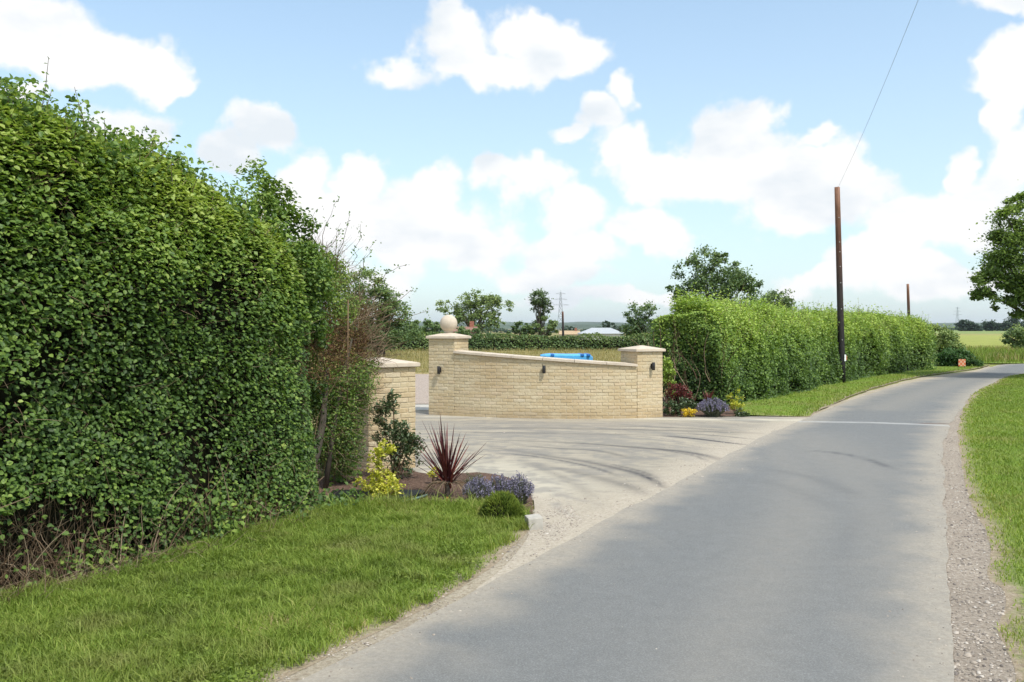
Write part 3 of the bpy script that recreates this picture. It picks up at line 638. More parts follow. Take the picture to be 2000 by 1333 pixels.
def pier(name, label, c, rot, s, h, ball=False, skip=()):
    root = tag(empty(name, (c[0], c[1], 0), rot), label, 'pier')
    link('mortar_core', box_mesh('mortar_core', s - .008, s - .008, h, 0, 1, (0, 0, h / 2)), M_mortar, root)
    for i in range(4):
        if i in skip: continue
        a = i * math.pi / 2; n = Vector((math.sin(a), -math.cos(a), 0)); t = Vector((math.cos(a), math.sin(a), 0))
        face_bricks(root, n * (s / 2) - t * (s / 2), t, s if i % 2 == 0 else s, 0.0, h, n, start_half=i % 2 == 1)
    pyramid_cap('cap', s + .09, .05, .066, root, h, M_cap, .02 if not ball else .06)
    if ball:
        bm = bmesh.new()
        prof = [(0, h + .12), (.085, h + .12), (.085, h + .145), (.06, h + .16)]
        r = .172; cz = h + .135 + .165
        for k in range(20):
            a = -math.pi / 2 + .35 + (math.pi - .35) * k / 19; prof.append((max(0, r * math.cos(a)), cz + r * math.sin(a)))
        seg = 36; rows = []
        for (rr, z) in prof: rows.append([bm.verts.new((rr * math.cos(j * 2 * math.pi / seg), rr * math.sin(j * 2 * math.pi / seg), z)) for j in range(seg)])
        for a, b in zip(rows[:-1], rows[1:]):
            for j in range(seg): bm.faces.new((a[j], a[(j + 1) % seg], b[(j + 1) % seg], b[j]))
        bmesh.ops.remove_doubles(bm, verts=bm.verts, dist=.0005)
        for f in bm.faces: f.smooth = True
        me = bpy.data.meshes.new('ball_finial'); bm.to_mesh(me); bm.free(); link('ball_finial', me, M_cap, root)
    return root
A1 = math.radians(25.7); S = .577
pier('ball_topped_pier', 'taller buff brick gate pier topped with a round stone ball', (-1.254, 18.25), -A1, S, 1.50, True)
pier('end_pier', 'short buff brick end pier with plain pyramid cap beside the long hedge', (2.495, 17.75), A1, S, 1.26)
pier('near_pier', 'nearest buff brick pier with stone cap, half hidden behind the left hedge and laurel', (-1.64 + .0, 11.27), math.radians(40), .66, 1.235)

def curved_wall():
    A = Vector((-1.119, 17.865)); B = Vector((2.36, 17.365)); ch = (B - A).length; half = math.radians(20)
    Rr = ch / 2 / math.sin(half); mid = (A + B) / 2; tdir = (B - A).normalized(); out = Vector((tdir.y, -tdir.x))   # towards the camera
    C = mid - out * (Rr * math.cos(half))
    root = tag(empty('brick_wall', (mid.x, mid.y, 0)), 'curved buff brick wall whose stone coping slopes down between the two piers', 'wall')
    def pos(a, r):
        d = out * math.cos(a) + tdir * math.sin(a); q = C + d * r - mid; return q, d
    ztop = lambda a: 1.225 + (.985 - 1.225) * (a + half) / (2 * half)
    # core
    n = 24; bm = bmesh.new(); rows = []
    for i in range(n + 1):
        a = -half * .995 + 2 * half * .995 * i / n; q0, _ = pos(a, Rr - .004); q1, _ = pos(a, Rr - .215); z = ztop(a) - .001
        rows.append([bm.verts.new((q0.x, q0.y, 0)), bm.verts.new((q0.x, q0.y, z)), bm.verts.new((q1.x, q1.y, z)), bm.verts.new((q1.x, q1.y, 0))])
    for r0, r1 in zip(rows[:-1], rows[1:]):
        for k in range(4): bm.faces.new((r0[k], r0[(k + 1) % 4], r1[(k + 1) % 4], r1[k]))
    bm.faces.new(rows[0][::-1]); bm.faces.new(rows[-1]); bmesh.ops.recalc_face_normals(bm, faces=bm.faces)
    me = bpy.data.meshes.new('mortar_core'); bm.to_mesh(me); bm.free(); link('mortar_core', me, M_mortar, root)
    L = 2 * half * Rr; chh = .062; cnt = 0
    for k in range(21):
        z0 = k * chh; x = 0; first = k % 2 == 1
        while x < L - .02:
            l = BL / 2 if (first and x == 0) else BL
            l = min(l, L - x - J / 2)
            if l < .04: break
            a = -half + (x + l / 2) / Rr; zt = ztop(a) - .004; hh = min(BH, zt - z0 - J * .5)
            if hh > .012:
                o = bpy.data.objects.new('brick', brick_me(round(l, 2), round(hh, 2) if hh < BH - .004 else BH)); col.objects.link(o); o.parent = root
                q, d = pos(a, Rr - .022 + random.uniform(-.004, .003)); o.location = (q.x, q.y, z0 + J * .5 + hh / 2)
                o.rotation_euler = (0, random.uniform(-.006, .006), math.atan2(d.x, -d.y)); cnt += 1
            x += l + J
    print('wall bricks', cnt)
    # coping stones
    ns = 6
    for i in range(ns):
        a0 = -half + 2 * half * (i / ns) + (.0 if i == 0 else .0011); a1 = -half + 2 * half * ((i + 1) / ns) - .0011
        bm = bmesh.new(); rows = []
        for j in range(5):
            a = a0 + (a1 - a0) * j / 4; q0, _ = pos(a, Rr + .045); q1, _ = pos(a, Rr - .26); z = ztop(a)
            rows.append([bm.verts.new((q0.x, q0.y, z)), bm.verts.new((q0.x, q0.y, z + .042)), bm.verts.new((q1.x, q1.y, z + .055)), bm.verts.new((q1.x, q1.y, z))])
        for r0, r1 in zip(rows[:-1], rows[1:]):
            for k in range(4): bm.faces.new((r0[k], r0[(k + 1) % 4], r1[(k + 1) % 4], r1[k]))
        bm.faces.new(rows[0][::-1]); bm.faces.new(rows[-1]); bmesh.ops.recalc_face_normals(bm, faces=bm.faces)
        me = bpy.data.meshes.new('coping_stone'); bm.to_mesh(me); bm.free(); link('coping_stone', me, M_cap, root)
    return pos, Rr, half, mid
wpos, wR, whalf, wmid = curved_wall()
# wall lamps: up-and-down cylinders on a back plate
def wall_lamp(label, p, ang):
    root = tag(empty('wall_lamp', p, ang), label, 'wall lamp', 'small dark lamps fixed along the brick wall')
    link('back_plate', box_mesh('back_plate', .055, .012, .10, .003, 1, (0, -.008, 0)), M_black, root)
    tube('lamp_body', [(0, -.055, -.075), (0, -.055, -.07), (0, -.055, .07), (0, -.055, .075)], [.026, .031, .031, .026], M_black, root, 14)
    link('arm', box_mesh('arm', .02, .03, .02, 0, 1, (0, -.022, 0)), M_black, root)
n1 = Vector((-math.sin(A1), -math.cos(A1))); pc = Vector((-1.254, 18.25)) + n1 * (S / 2 + .006)
wall_lamp('dark cylinder lamp on the front of the ball topped pier', (pc.x - .02, pc.y, .89), -A1)
q, d = wpos(.0 * whalf, wR + .006); wall_lamp('dark cylinder lamp at the middle of the curved wall', (q.x + wmid.x + .03, q.y + wmid.y, .935), math.atan2(d.x, -d.y))
n2 = Vector((math.sin(A1), -math.cos(A1))); pc = Vector((2.495, 17.75)) + n2 * (S / 2 + .006)
wall_lamp('dark cylinder lamp on the front of the lower end pier', (pc.x + .03, pc.y, .985), A1)

# slabs in the gateway
for i, (x, y, c_) in enumerate([(-1.95, 19.1, 0), (-1.95, 19.75, .05), (-2.6, 19.1, 0), (-2.6, 19.75, 0)]):
    o = link('paving_slab', box_mesh('paving_slab', .6, .6, .04, .004, 1), slabm); o.location = (x, y, .022); o.rotation_euler = (0, 0, .02 * i)
    tag(o, 'pale square paving slab lying on the drive in the gateway', 'paving slab', 'paving slabs in the gateway')

# blue plastic thing behind the wall
bl = tag(empty('blue_tub', (AT(1107, 700, 25)[0], 25, 0), .05), 'long low bright blue plastic tub with darker blue straps standing behind the wall', 'tub')
M_blue = plain('light_blue_plastic', (.10, .42, .80), .35, .4, .12, 3, bmp=.05); M_blue2 = plain('dark_blue_strap', (.02, .16, .50), .4, .4, .1, 3, bmp=.05)
bm = bmesh.new(); rows = []
for x, w, zt in ((-.72, .12, .99), (-.6, .3, 1.01), (-.45, .36, 1.02), (0, .38, 1.01), (.45, .36, 1.01), (.62, .3, .99), (.70, .1, .93)):
    rows.append([bm.verts.new((x, -w, .75)), bm.verts.new((x, -w, zt - .04)), bm.verts.new((x, -w * .7, zt)), bm.verts.new((x, w * .7, zt)), bm.verts.new((x, w, zt - .04)), bm.verts.new((x, w, .75))])
for a, b in zip(rows[:-1], rows[1:]):
    for k in range(6): bm.faces.new((a[k], a[(k + 1) % 6], b[(k + 1) % 6], b[k]))
bm.faces.new(rows[0][::-1]); bm.faces.new(rows[-1]); bmesh.ops.recalc_face_normals(bm, faces=bm.faces)
me = bpy.data.meshes.new('tub_shell'); bm.to_mesh(me); bm.free(); link('tub_shell', me, M_blue, bl)
for x in (-.42, .38, .55): link('strap', box_mesh('strap', .09, .775, .07, .012, 1, (x, 0, .985)), M_blue2, bl)
link('stand', box_mesh('stand', 1.2, .6, .75, .02, 1, (0, 0, .375)), plain('timber_pallet', (.3, .22, .14)), bl)

# ------------------------------------------------------------------ foliage materials
M_hl = leaf_mat('hazel_leaf', [(0, (.040, .068, .024)), (.25, (.068, .125, .034)), (.5, (.125, .21, .046)), (.75, (.22, .32, .062)), (1, (.40, .48, .12))], .5, .35, .34)
M_hr = leaf_mat('hawthorn_leaf', [(0, (0.056, 0.103, 0.035)), (.3, (0.115, 0.190, 0.048)), (.6, (0.228, 0.344, 0.067)), (1, (0.458, 0.568, 0.115))], .5, .35, .3)
M_tree = leaf_mat('tree_leaf', [(0, (0.047, 0.084, 0.037)), (.4, (0.103, 0.170, 0.059)), (.8, (0.209, 0.276, 0.083)), (1, (0.325, 0.382, 0.115))], .5, .35, .25)
M_tree2 = leaf_mat('pale_tree_leaf', [(0, (.07, .11, .04)), (.5, (.14, .2, .08)), (1, (.24, .3, .13))], .5, .3, .3)
M_bluegreen = leaf_mat('far_leaf', [(0, (0.024, 0.043, 0.031)), (.5, (0.042, 0.072, 0.041)), (1, (0.075, 0.116, 0.060))], .6, .2, .1)
M_twig = leaf_mat('grey_brown_twig', [(0, (.08, .05, .032)), (.5, (.20, .135, .085)), (1, (.42, .32, .22))], .9, .1, .0)
M_bark = leaf_mat('bark', [(0, (.06, .05, .04)), (1, (.13, .11, .085))], .95, .1, .0)
M_core = plain('painted_inner_shade', (.022, .022, .014), 1, 0, .5, 6, bmp=0)  # near-black for the solid cores; shade inside the foliage put into the colour
M_deadleaf = leaf_mat('dead_brown_leaf', [(0, (.09, .045, .03)), (.5, (.2, .11, .06)), (.8, (.28, .2, .08)), (1, (.22, .25, .07))], .7, .15, .2)

def n3(P, s, seed=0):
    # summed 2d noises as a cheap 3d field
    return (fbm2(P[:, 0] + P[:, 2] * .37, P[:, 1] - P[:, 2] * .71, s, seed, 3) + fbm2(P[:, 1] + 3.1, P[:, 2] * 1.1 + P[:, 0] * .2, s, seed + 11, 3)) * .5
def hedge_surface(path, H, W, n, u0, u1, depth, lump, seed, zlo=0.0, sq=3.2, inset=0.0, loose=0.0, big=.0, taper=.05):
    """random points in the outer shell; returns P, outward N, height fraction, depth"""
    path = np.asarray(path, float); seg = np.linalg.norm(np.diff(path, axis=0), axis=1); cum = np.concatenate([[0], np.cumsum(seg)])
    s = R.uniform(0, cum[-1], n); X = np.interp(s, cum, path[:, 0]); Y = np.interp(s, cum, path[:, 1])
    i = np.clip(np.searchsorted(cum, s) - 1, 0, len(seg) - 1); T_ = np.gradient(path, cum, axis=0); t = unit(np.stack([np.interp(s, cum, T_[:, 0]), np.interp(s, cum, T_[:, 1])], 1))
    side = np.stack([t[:, 1], -t[:, 0]], 1)      # to the right of travel = road side
    Hs = np.interp(s / cum[-1], np.linspace(0, 1, len(H)), H); Ws = np.interp(s / cum[-1], np.linspace(0, 1, len(W)), W)
    tf = s / cum[-1]; tp_ = np.sqrt(np.clip(np.minimum(tf, 1 - tf) / taper, 0, 1)) * .5 + .5; Hs = Hs * (.5 + .5 * tp_); Ws = Ws * tp_
    th = R.uniform(u0, u1, n) * np.pi           # 0 = road side base, .5 = top, 1 = back base
    c_, s_ = np.cos(th), np.sin(th); k = (np.abs(c_) ** sq + np.abs(s_) ** sq) ** (-1 / sq)
    dep = R.exponential(depth, n) + inset
    # equal-ish distribution by height on the side faces
    lat = c_ * k * (Ws - dep); z = s_ * k * (Hs - dep * .9)
    P = np.stack([X + side[:, 0] * lat, Y + side[:, 1] * lat, np.maximum(z, zlo)], 1)
    N_ = unit(np.stack([side[:, 0] * c_ * np.abs(c_) ** (sq - 2), side[:, 1] * c_ * np.abs(c_) ** (sq - 2), s_ * np.abs(s_) ** (sq - 2) + .05], 1))
    f = n3(P, 1.1, seed) * .6 + n3(P, 3.5, seed + 4) * .4 - .5
    f0 = n3(P, .45, seed + 9) - .5; top_ = np.clip((P[:, 2] / Hs - .6) / .4, 0, 1)
    P = P + N_ * (f * 2 * lump + f0 * 2 * big + R.exponential(1.0, n) * loose * (.25 + top_))[:, None]
    return P, N_, P[:, 2] / Hs, dep, s / cum[-1], f
def hedge_core(name, path, H, W, inset, root, sq=3.0, ends=True):  # added solid dark body inside the hedge, blocks light between the leaves
    path = np.asarray(path, float); m = 40; seg = np.linalg.norm(np.diff(path, axis=0), axis=1); cum = np.concatenate([[0], np.cumsum(seg)])
    ss = np.linspace(inset if ends else 0, cum[-1] - (inset if ends else 0), m); X = np.interp(ss, cum, path[:, 0]); Y = np.interp(ss, cum, path[:, 1])
    i = np.clip(np.searchsorted(cum, ss) - 1, 0, len(seg) - 1); t = np.diff(path, axis=0)[i] / seg[i][:, None]; side = np.stack([t[:, 1], -t[:, 0]], 1)
    Hs = np.interp(ss / cum[-1], np.linspace(0, 1, len(H)), H) - inset; Ws = np.maximum(np.interp(ss / cum[-1], np.linspace(0, 1, len(W)), W) - inset, .06)
    th = np.linspace(0, np.pi, 14); c_, s_ = np.cos(th), np.sin(th); k = (np.abs(c_) ** sq + np.abs(s_) ** sq) ** (-1 / sq)
    jit = 1 + .12 * (R.random((m, 14)) - .5)
    lat = c_ * k * Ws[:, None] * jit; z = np.maximum(s_ * k * Hs[:, None] * jit, 0)
    V = np.stack([X[:, None] + side[:, 0:1] * lat, Y[:, None] + side[:, 1:2] * lat, z + .02], -1)
    idx = np.arange(m * 14).reshape(m, 14)
    Fc = np.stack([idx[:-1, :-1], idx[1:, :-1], idx[1:, 1:], idx[:-1, 1:]], -1).reshape(-1, 4)
    V = V.reshape(-1, 3); q = [[idx[0, j], idx[0, j + 1], idx[0, 13 - j - 1], idx[0, 13 - j]] for j in range(6)] + [[idx[-1, j], idx[-1, j + 1], idx[-1, 13 - j - 1], idx[-1, 13 - j]] for j in range(6)]
    Fc = np.concatenate([Fc, np.array(q)])
    return link(name, mesh_np(name, local(V, root), Fc, smooth=True), M_core, root)

# ---- near left hedge
def left_hedge():
    path = smooth_line([(-6.4, 2.0), (-3.93, 5.85), (-2.92, 7.45), (-2.55, 8.3), (-2.42, 9.15)], .4)
    H = [2.75, 2.78, 2.92, 3.22, 3.28, 2.95, 2.4]; W = [.80, .80, .78, .74, .70, .66, .62]
    root = tag(empty('hedge', (-3.9, 5.9, 0)), 'tall leafy dark green hedge with fresh paler top filling the left side by the verge', 'hedge')
    hedge_core('hedge_shade_core', path, H, W, .42, root, 2.6)
    P, N_, hf, dep, s, f = hedge_surface(path, H, W, 340000, -.02, .72, .10, .30, 81, zlo=.04, sq=2.7, loose=.010, big=.30)
    m = (P[:, 1] > 2.6)
    hx, hy = G(45, 1150); m &= ~((np.hypot(P[:, 0] - hx, P[:, 1] - hy) < .48 + .4 * (n3(P, 2, 97) - .5)) & (P[:, 2] < .55 + .5 * (n3(P, 1.5, 98) - .5)) & (R.random(len(P)) < .93))
    # thin dead gaps at the foot
    gap = (hf < .34) & (n3(P, 1.0, 90) * .7 + .3 * (1 - hf / .34) > .60)
    sparse = R.random(len(P)) < np.where(hf < .08, .7, np.where(gap, .45, 1.0))
    m &= sparse
    hole = n3(P, 2.3, 95) > .60; m &= ~(hole & (R.random(len(P)) < .75) & (hf < .85))
    P, N_, hf, dep, f = P[m], N_[m], hf[m], dep[m], f[m]
    n = len(P)
    Nl = unit(N_ * .7 + np.array([0, 0, .75]) + R.normal(size=(n, 3)) * .50)
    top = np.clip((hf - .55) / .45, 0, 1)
    c = .44 + R.normal(0, .15, n) + .15 * (n3(P, .8, 88) - .5) + .45 * (n3(P, 3.0, 89) - .5) + top ** 1.1 * (.44 + .6 * np.clip(f + .2, 0, .6)) - dep * 1.0 + f * .45  # shade painted in: leaves darker with depth and in hollows; paler growth on top
    size = R.uniform(.024, .044, n) * (1 + .45 * top) * np.where(R.random(n) < .06, 1.35, 1)
    fr6 = (dep < .07) & (P[:, 1] < 7.6)
    for q_, sx_ in ((fr6, True), (~fr6, False)):
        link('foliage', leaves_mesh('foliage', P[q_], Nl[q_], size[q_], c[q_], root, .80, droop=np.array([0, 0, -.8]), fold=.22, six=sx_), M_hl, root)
    print('left hedge leaves', n)
    eb = np.array([AT(565, 460, 9.1) + (.30,), AT(585, 540, 9.2) + (.32,), AT(575, 640, 9.2) + (.32,), AT(565, 760, 9.1) + (.32,), AT(555, 860, 9.0) + (.30,), AT(530, 400, 9.0) + (.26,), AT(490, 365, 8.8) + (.24,), AT(515, 360, 8.9) + (.20,)])
    k = 30000; i = R.choice(len(eb), k, p=eb[:, 3] ** 2 / (eb[:, 3] ** 2).sum()); d = unit(R.normal(size=(k, 3))); EP = eb[i, :3] + d * (eb[i, 3] * (R.uniform(.35, 1, k) ** .5 + R.exponential(.10, k)))[:, None]
    ff = n3(EP, 2.2, 95); kp = (ff < .58) & (EP[:, 2] > .1); EP = EP[kp]; ff = ff[kp]; k = len(EP)
    link('foliage', leaves_mesh('foliage', EP, d[kp] * .5 + np.array([0, 0, .75]) + R.normal(size=(k, 3)) * .5, R.uniform(.028, .05, k), .34 + R.normal(0, .17, k) + .42 * np.clip(EP[:, 2] / 2 - .7, -.3, .8) + (.5 - ff) * .5, root, .7, six=True), M_hl, root)
    # shoots standing above the top
    k = 900; cum_s = R.random(k); 
    Pp, _, _, _, _, _ = hedge_surface(path, [h - .10 for h in H], W, k, .30, .66, .05, .30, 81, sq=2.7, big=.30)
    Pp = Pp[Pp[:, 1] > 3]; k = len(Pp)
    L_ = R.gamma(2.0, .065, k) + .05
    tp = twig_paths(Pp, np.tile([.05, 0, 1.0], (k, 1)) + R.normal(size=(k, 3)) * .28, L_, 6, .10)
    link('shoots', strips_mesh('shoots', tp, np.tile(np.linspace(.0055, .002, 6), (k, 1)), R.random(k), 3, root), M_twig, root)
    li = np.repeat(np.arange(k), 15); t = R.uniform(.05, 1, len(li)); a = np.clip((t * 5).astype(int), 0, 4); fr_ = (t * 5 - a)[:, None]
    LP = tp[li, a] * (1 - fr_) + tp[li, a + 1] * fr_ + R.normal(size=(len(li), 3)) * .010
    link('shoot_leaves', leaves_mesh('shoot_leaves', LP, R.normal(size=(len(li), 3)) + np.array([.3, -.3, .9]), R.uniform(.028, .052, len(li)) * (1.15 - .5 * t), .62 + R.normal(0, .17, len(li)), root, .75, np.array([0, 0, -.3]), six=True), M_hl, root)
    # leafy lobes breaking the top line
    kb = 120; Cb, _, _, _, _, _ = hedge_surface(path, [h - .02 for h in H], W, kb, .30, .64, .03, .30, 81, sq=2.7, big=.30); Cb = Cb[Cb[:, 1] > 3.2]; kb = len(Cb); rb = R.uniform(.07, .17, kb)
    kl = 17000; jb = R.integers(0, kb, kl); LPb = Cb[jb] + np.clip(R.normal(size=(kl, 3)), -1.7, 1.7) * rb[jb][:, None] * np.array([.55, .55, .95]) + np.array([0, 0, .04])
    link('foliage', leaves_mesh('foliage', LPb, R.normal(size=(kl, 3)) * .6 + np.array([.2, -.2, .8]), R.uniform(.026, .056, kl), .62 + R.normal(0, .18, kl), root, .75, np.array([0, 0, -.5]), six=True), M_hl, root)
    # small twigs showing between the leaves of the face
    Pt, Nt, _, _, _, _ = hedge_surface(path, H, W, 5200, -.02, .5, .04, .30, 81, zlo=.04, sq=2.7, big=.30)
    tp = twig_paths(Pt - Nt * .05, Nt * .5 + R.normal(size=(5200, 3)) * .7, R.uniform(.05, .24, 5200), 4, .25)
    link('twigs', strips_mesh('twigs', tp, R.uniform(.0009, .0024, 5200)[:, None] * np.linspace(1.2, .5, 4)[None], np.clip(R.normal(.45, .25, 5200), 0, 1), 3, root), M_twig, root)
    hx, hy = G(45, 1150); kq = 550; Bq = np.stack([hx - .3 + R.normal(0, .26, kq), hy + .1 + R.normal(0, .42, kq), R.uniform(0, .12, kq)], 1)
    tp = twig_paths(Bq, np.stack([R.normal(.1, .45, kq), R.normal(-.1, .45, kq), np.ones(kq)], 1), R.uniform(.15, .75, kq), 6, .22)
    link('twigs', strips_mesh('twigs', tp, R.uniform(.0012, .0045, kq)[:, None] * np.linspace(1.2, .4, 6)[None], np.clip(R.normal(.55, .3, kq), 0, 1), 3, root), M_twig, root)
    # bare stems at the foot
    k = 750; s_ = R.uniform(.22, .98, k); pth = np.array(path); seg = np.linalg.norm(np.diff(pth, axis=0), axis=1); cu = np.concatenate([[0], np.cumsum(seg)])
    X = np.interp(s_ * cu[-1], cu, pth[:, 0]); Y = np.interp(s_ * cu[-1], cu, pth[:, 1]); ii = np.clip(np.searchsorted(cu, s_ * cu[-1]) - 1, 0, len(seg) - 1); tt = np.diff(pth, axis=0)[ii] / seg[ii][:, None]
    off = R.uniform(.20, .66, k); B = np.stack([X + tt[:, 1] * off, Y - tt[:, 0] * off, np.zeros(k)], 1)
    tp = twig_paths(B, np.stack([R.normal(0, .35, k), R.normal(0, .35, k), np.ones(k)], 1), R.gamma(2, .16, k) + .1, 7, .16)
    link('stems', strips_mesh('stems', tp, R.uniform(.002, .006, k)[:, None] * np.linspace(1.2, .4, 7)[None], R.random(k) * .9, 4, root), M_twig, root)
    # dead grass and brown litter twigs along the bottom
    k = 3200; s_ = R.uniform(.2, 1.0, k); X = np.interp(s_ * cu[-1], cu, pth[:, 0]); Y = np.interp(s_ * cu[-1], cu, pth[:, 1]); ii = np.clip(np.searchsorted(cu, s_ * cu[-1]) - 1, 0, len(seg) - 1); tt = np.diff(pth, axis=0)[ii] / seg[ii][:, None]
    off = R.uniform(.55, .92, k); B = np.stack([X + tt[:, 1] * off, Y - tt[:, 0] * off, np.full(k, .01)], 1)
    dens = noise2(B[:, 0], B[:, 1], 1.6, 5) > .35; B = B[dens]; k = len(B)
    tp = twig_paths(B, R.normal(size=(k, 3)) * np.array([1, 1, .5]) + np.array([.2, -.2, .45]), R.uniform(.08, .38, k), 5, .3, -.12)
    link('dead_stalks', strips_mesh('dead_stalks', tp, R.uniform(.001, .0026, k)[:, None] * np.linspace(1.2, .5, 5)[None], R.uniform(.2, 1, k), 3, root), M_twig, root)
left_hedge()
# low weeds growing along the hedge foot
def weeds(name, label, pts, n, size, root_at, hgt, mat, cmean=.6, cat='plant'):
    root = tag(empty(name, (root_at[0], root_at[1], 0)), label, cat)
    pts = np.array(pts); i = R.integers(0, len(pts), n)
    P = np.stack([pts[i, 0] + R.normal(0, .10, n), pts[i, 1] + R.normal(0, .10, n), np.abs(R.normal(0, .5, n)) * hgt + .03], 1)
    link('foliage', leaves_mesh('foliage', P, R.normal(size=(n, 3)) * .5 + np.array([.2, -.4, 1]), R.uniform(.6, 1.2, n) * size, cmean + R.normal(0, .15, n), root, .8, six=True), mat, root)
    k = max(6, n // 8); j = R.integers(0, n, k); B = P[j].copy(); B[:, 2] = 0
    tp = np.stack([B, (B + P[j]) / 2 + R.normal(size=(k, 3)) * .01, P[j]], 1)
    link('stems', strips_mesh('stems', tp, np.tile([.003, .0025, .0015], (k, 1)), None, 3, root), M_twig, root)
weeds('bramble', 'low yellow green bramble sprawling at the bare foot of the left hedge', [G(160, 1128), G(190, 1125), G(140, 1135), G(245, 1118)], 200, .042, G(160, 1130), .2, M_hl, .62)
weeds('nettle_clump', 'pale nettles under the hedge beside the dead brown grass', [G(430, 1062), G(470, 1040), G(500, 1030), G(420, 1055)], 320, .06, G(450, 1055), .35, M_hl, .75)
weeds('ground_ivy', 'dark ivy and green weeds below the leaning dead trunk', [G(600, 1010), G(640, 1000), G(680, 1000), G(570, 1022)], 800, .045, G(630, 1008), .16, M_hl, .35)
weeds('dock_plant', 'broad leaved green dock at the back of the near flower bed', [(-1.95, 10.2), (-1.85, 10.0), (-2.1, 10.4)], 260, .07, (-1.95, 10.2), .35, M_hl, .55)

# ---- dying end of the hedge
def dead_bush():
    root = tag(empty('dying_hawthorn', (-2.1, 9.7, 0)), 'half dead brown bush with bare twigs between the left hedge and near pier', 'bush')
    cs = np.array([(-2.15, 9.5, 1.3), (-1.95, 9.9, 1.2), (-1.85, 10.0, 1.7), (-2.15, 9.7, 2.0), (-1.78, 10.0, 1.1), (-2.0, 9.8, .7), (-2.2, 9.8, 2.35), (-1.72, 10.2, 1.75), (-1.62, 10.2, 1.45), (-1.86, 9.95, .85), (-1.88, 9.9, .45), (-2.0, 9.9, 2.25)]); rs = np.array([.45, .42, .38, .40, .34, .40, .30, .30, .24, .32, .30, .26])
    k = 2100; i = R.choice(len(cs), k, p=rs / rs.sum()); d = unit(R.normal(size=(k, 3))); P = cs[i] + d * (rs[i] * R.uniform(.2, 1, k) ** .6)[:, None]
    P = P[P[:, 2] > .1]; k = len(P)
    out = unit(P - np.array([-2.15, 9.8, 1.0]))
    tp = twig_paths(P, out + R.normal(size=(k, 3)) * .5 + np.array([.35, 0, .05]), R.uniform(.10, .42, k), 6, .22)
    link('twigs', strips_mesh('twigs', tp, R.uniform(.0012, .0032, k)[:, None] * np.linspace(1.2, .4, 6)[None], np.clip(R.normal(.5, .25, k), 0, 1), 3, root), M_twig, root)
    n = 60000; i = R.choice(len(cs), n, p=rs / rs.sum()); d = unit(R.normal(size=(n, 3))); P = cs[i] + d * (rs[i] * R.uniform(.55, 1.08, n))[:, None]
    dens = n3(P, 2.5, 33) * .5 + .25 * np.clip((-1.6 - P[:, 0]) * 3, 0, 1) + .08; P = P[(dens > .36) & (P[:, 2] > .15) & (P[:, 0] < -1.50 + .2 * (R.random(len(P)) - .5))]; n = len(P)
    green = n3(P, 1.6, 35) > .40
    me = leaves_mesh('foliage', P[green], R.normal(size=(green.sum(), 3)) + np.array([.3, -.4, .8]), R.uniform(.02, .036, green.sum()), .42 + R.normal(0, .2, green.sum()) + .14 * P[green, 2], root, .6); link('foliage', me, M_hl, root)
    b = ~green; me = leaves_mesh('dead_leaves', P[b], R.normal(size=(b.sum(), 3)), R.uniform(.018, .034, b.sum()), R.random(b.sum()), root, .5); link('dead_leaves', me, M_deadleaf, root)
    # leaning trunks
    for j, (pts, rr) in enumerate([([(-2.15, 9.25, 0), (-2.08, 9.3, .2), (-1.98, 9.35, .45), (-1.93, 9.4, .75), (-1.9, 9.5, 1.3)], [.07, .055, .045, .035, .02]),
                    ([(-2.2, 9.2, 0), (-2.2, 9.3, .5), (-2.15, 9.5, 1.2), (-2.1, 9.6, 2.0)], [.04, .035, .028, .015]),
                    ([(-1.95, 9.6, 0), (-1.88, 9.6, .5), (-1.8, 9.7, 1.1), (-1.7, 9.8, 1.6)], [.03, .026, .02, .01]),
                    ([(-1.72, 9.62, .9), (-1.715, 9.62, 1.5), (-1.71, 9.62, 2.0)], [.007, .007, .006])]):
        tube('trunk', pts, rr, M_bark if j < 3 else M_twig, root, 8, root)
    # long wispy shoots against the sky
    st = np.array([AT(620, 500, 9.4), AT(655, 530, 9.5), AT(690, 510, 9.6), AT(700, 540, 9.7), AT(720, 560, 9.8), AT(735, 610, 9.8), AT(740, 640, 9.8), AT(600, 470, 9.2), AT(640, 500, 9.4)])
    en = np.array([AT(660, 385, 9.4), AT(680, 425, 9.5), AT(705, 440, 9.6), AT(725, 480, 9.7), AT(790, 520, 9.8), AT(815, 570, 9.8), AT(845, 610, 9.8), AT(625, 410, 9.2), AT(668, 450, 9.4)])
    t = np.linspace(0, 1, 7)[None, :, None]; tp = st[:, None] * (1 - t) + en[:, None] * t + R.normal(size=(9, 7, 3)) * .02; tp[:, :, 2] += (np.sin(t[..., 0] * 3.1) * .03)
    link('long_shoots', strips_mesh('long_shoots', tp, np.tile(np.linspace(.004, .0015, 7), (9, 1)), R.random(9) * .5, 4, root), M_twig, root)
    li = np.repeat(np.arange(9), 30); a = R.integers(1, 7, len(li)); LP = tp[li, a] + R.normal(size=(len(li), 3)) * .022
    link('shoot_leaves', leaves_mesh('shoot_leaves', LP, R.normal(size=(len(li), 3)), R.uniform(.02, .036, len(li)), R.uniform(.3, .6, len(li)), root, .6), M_hl, root)
dead_bush()

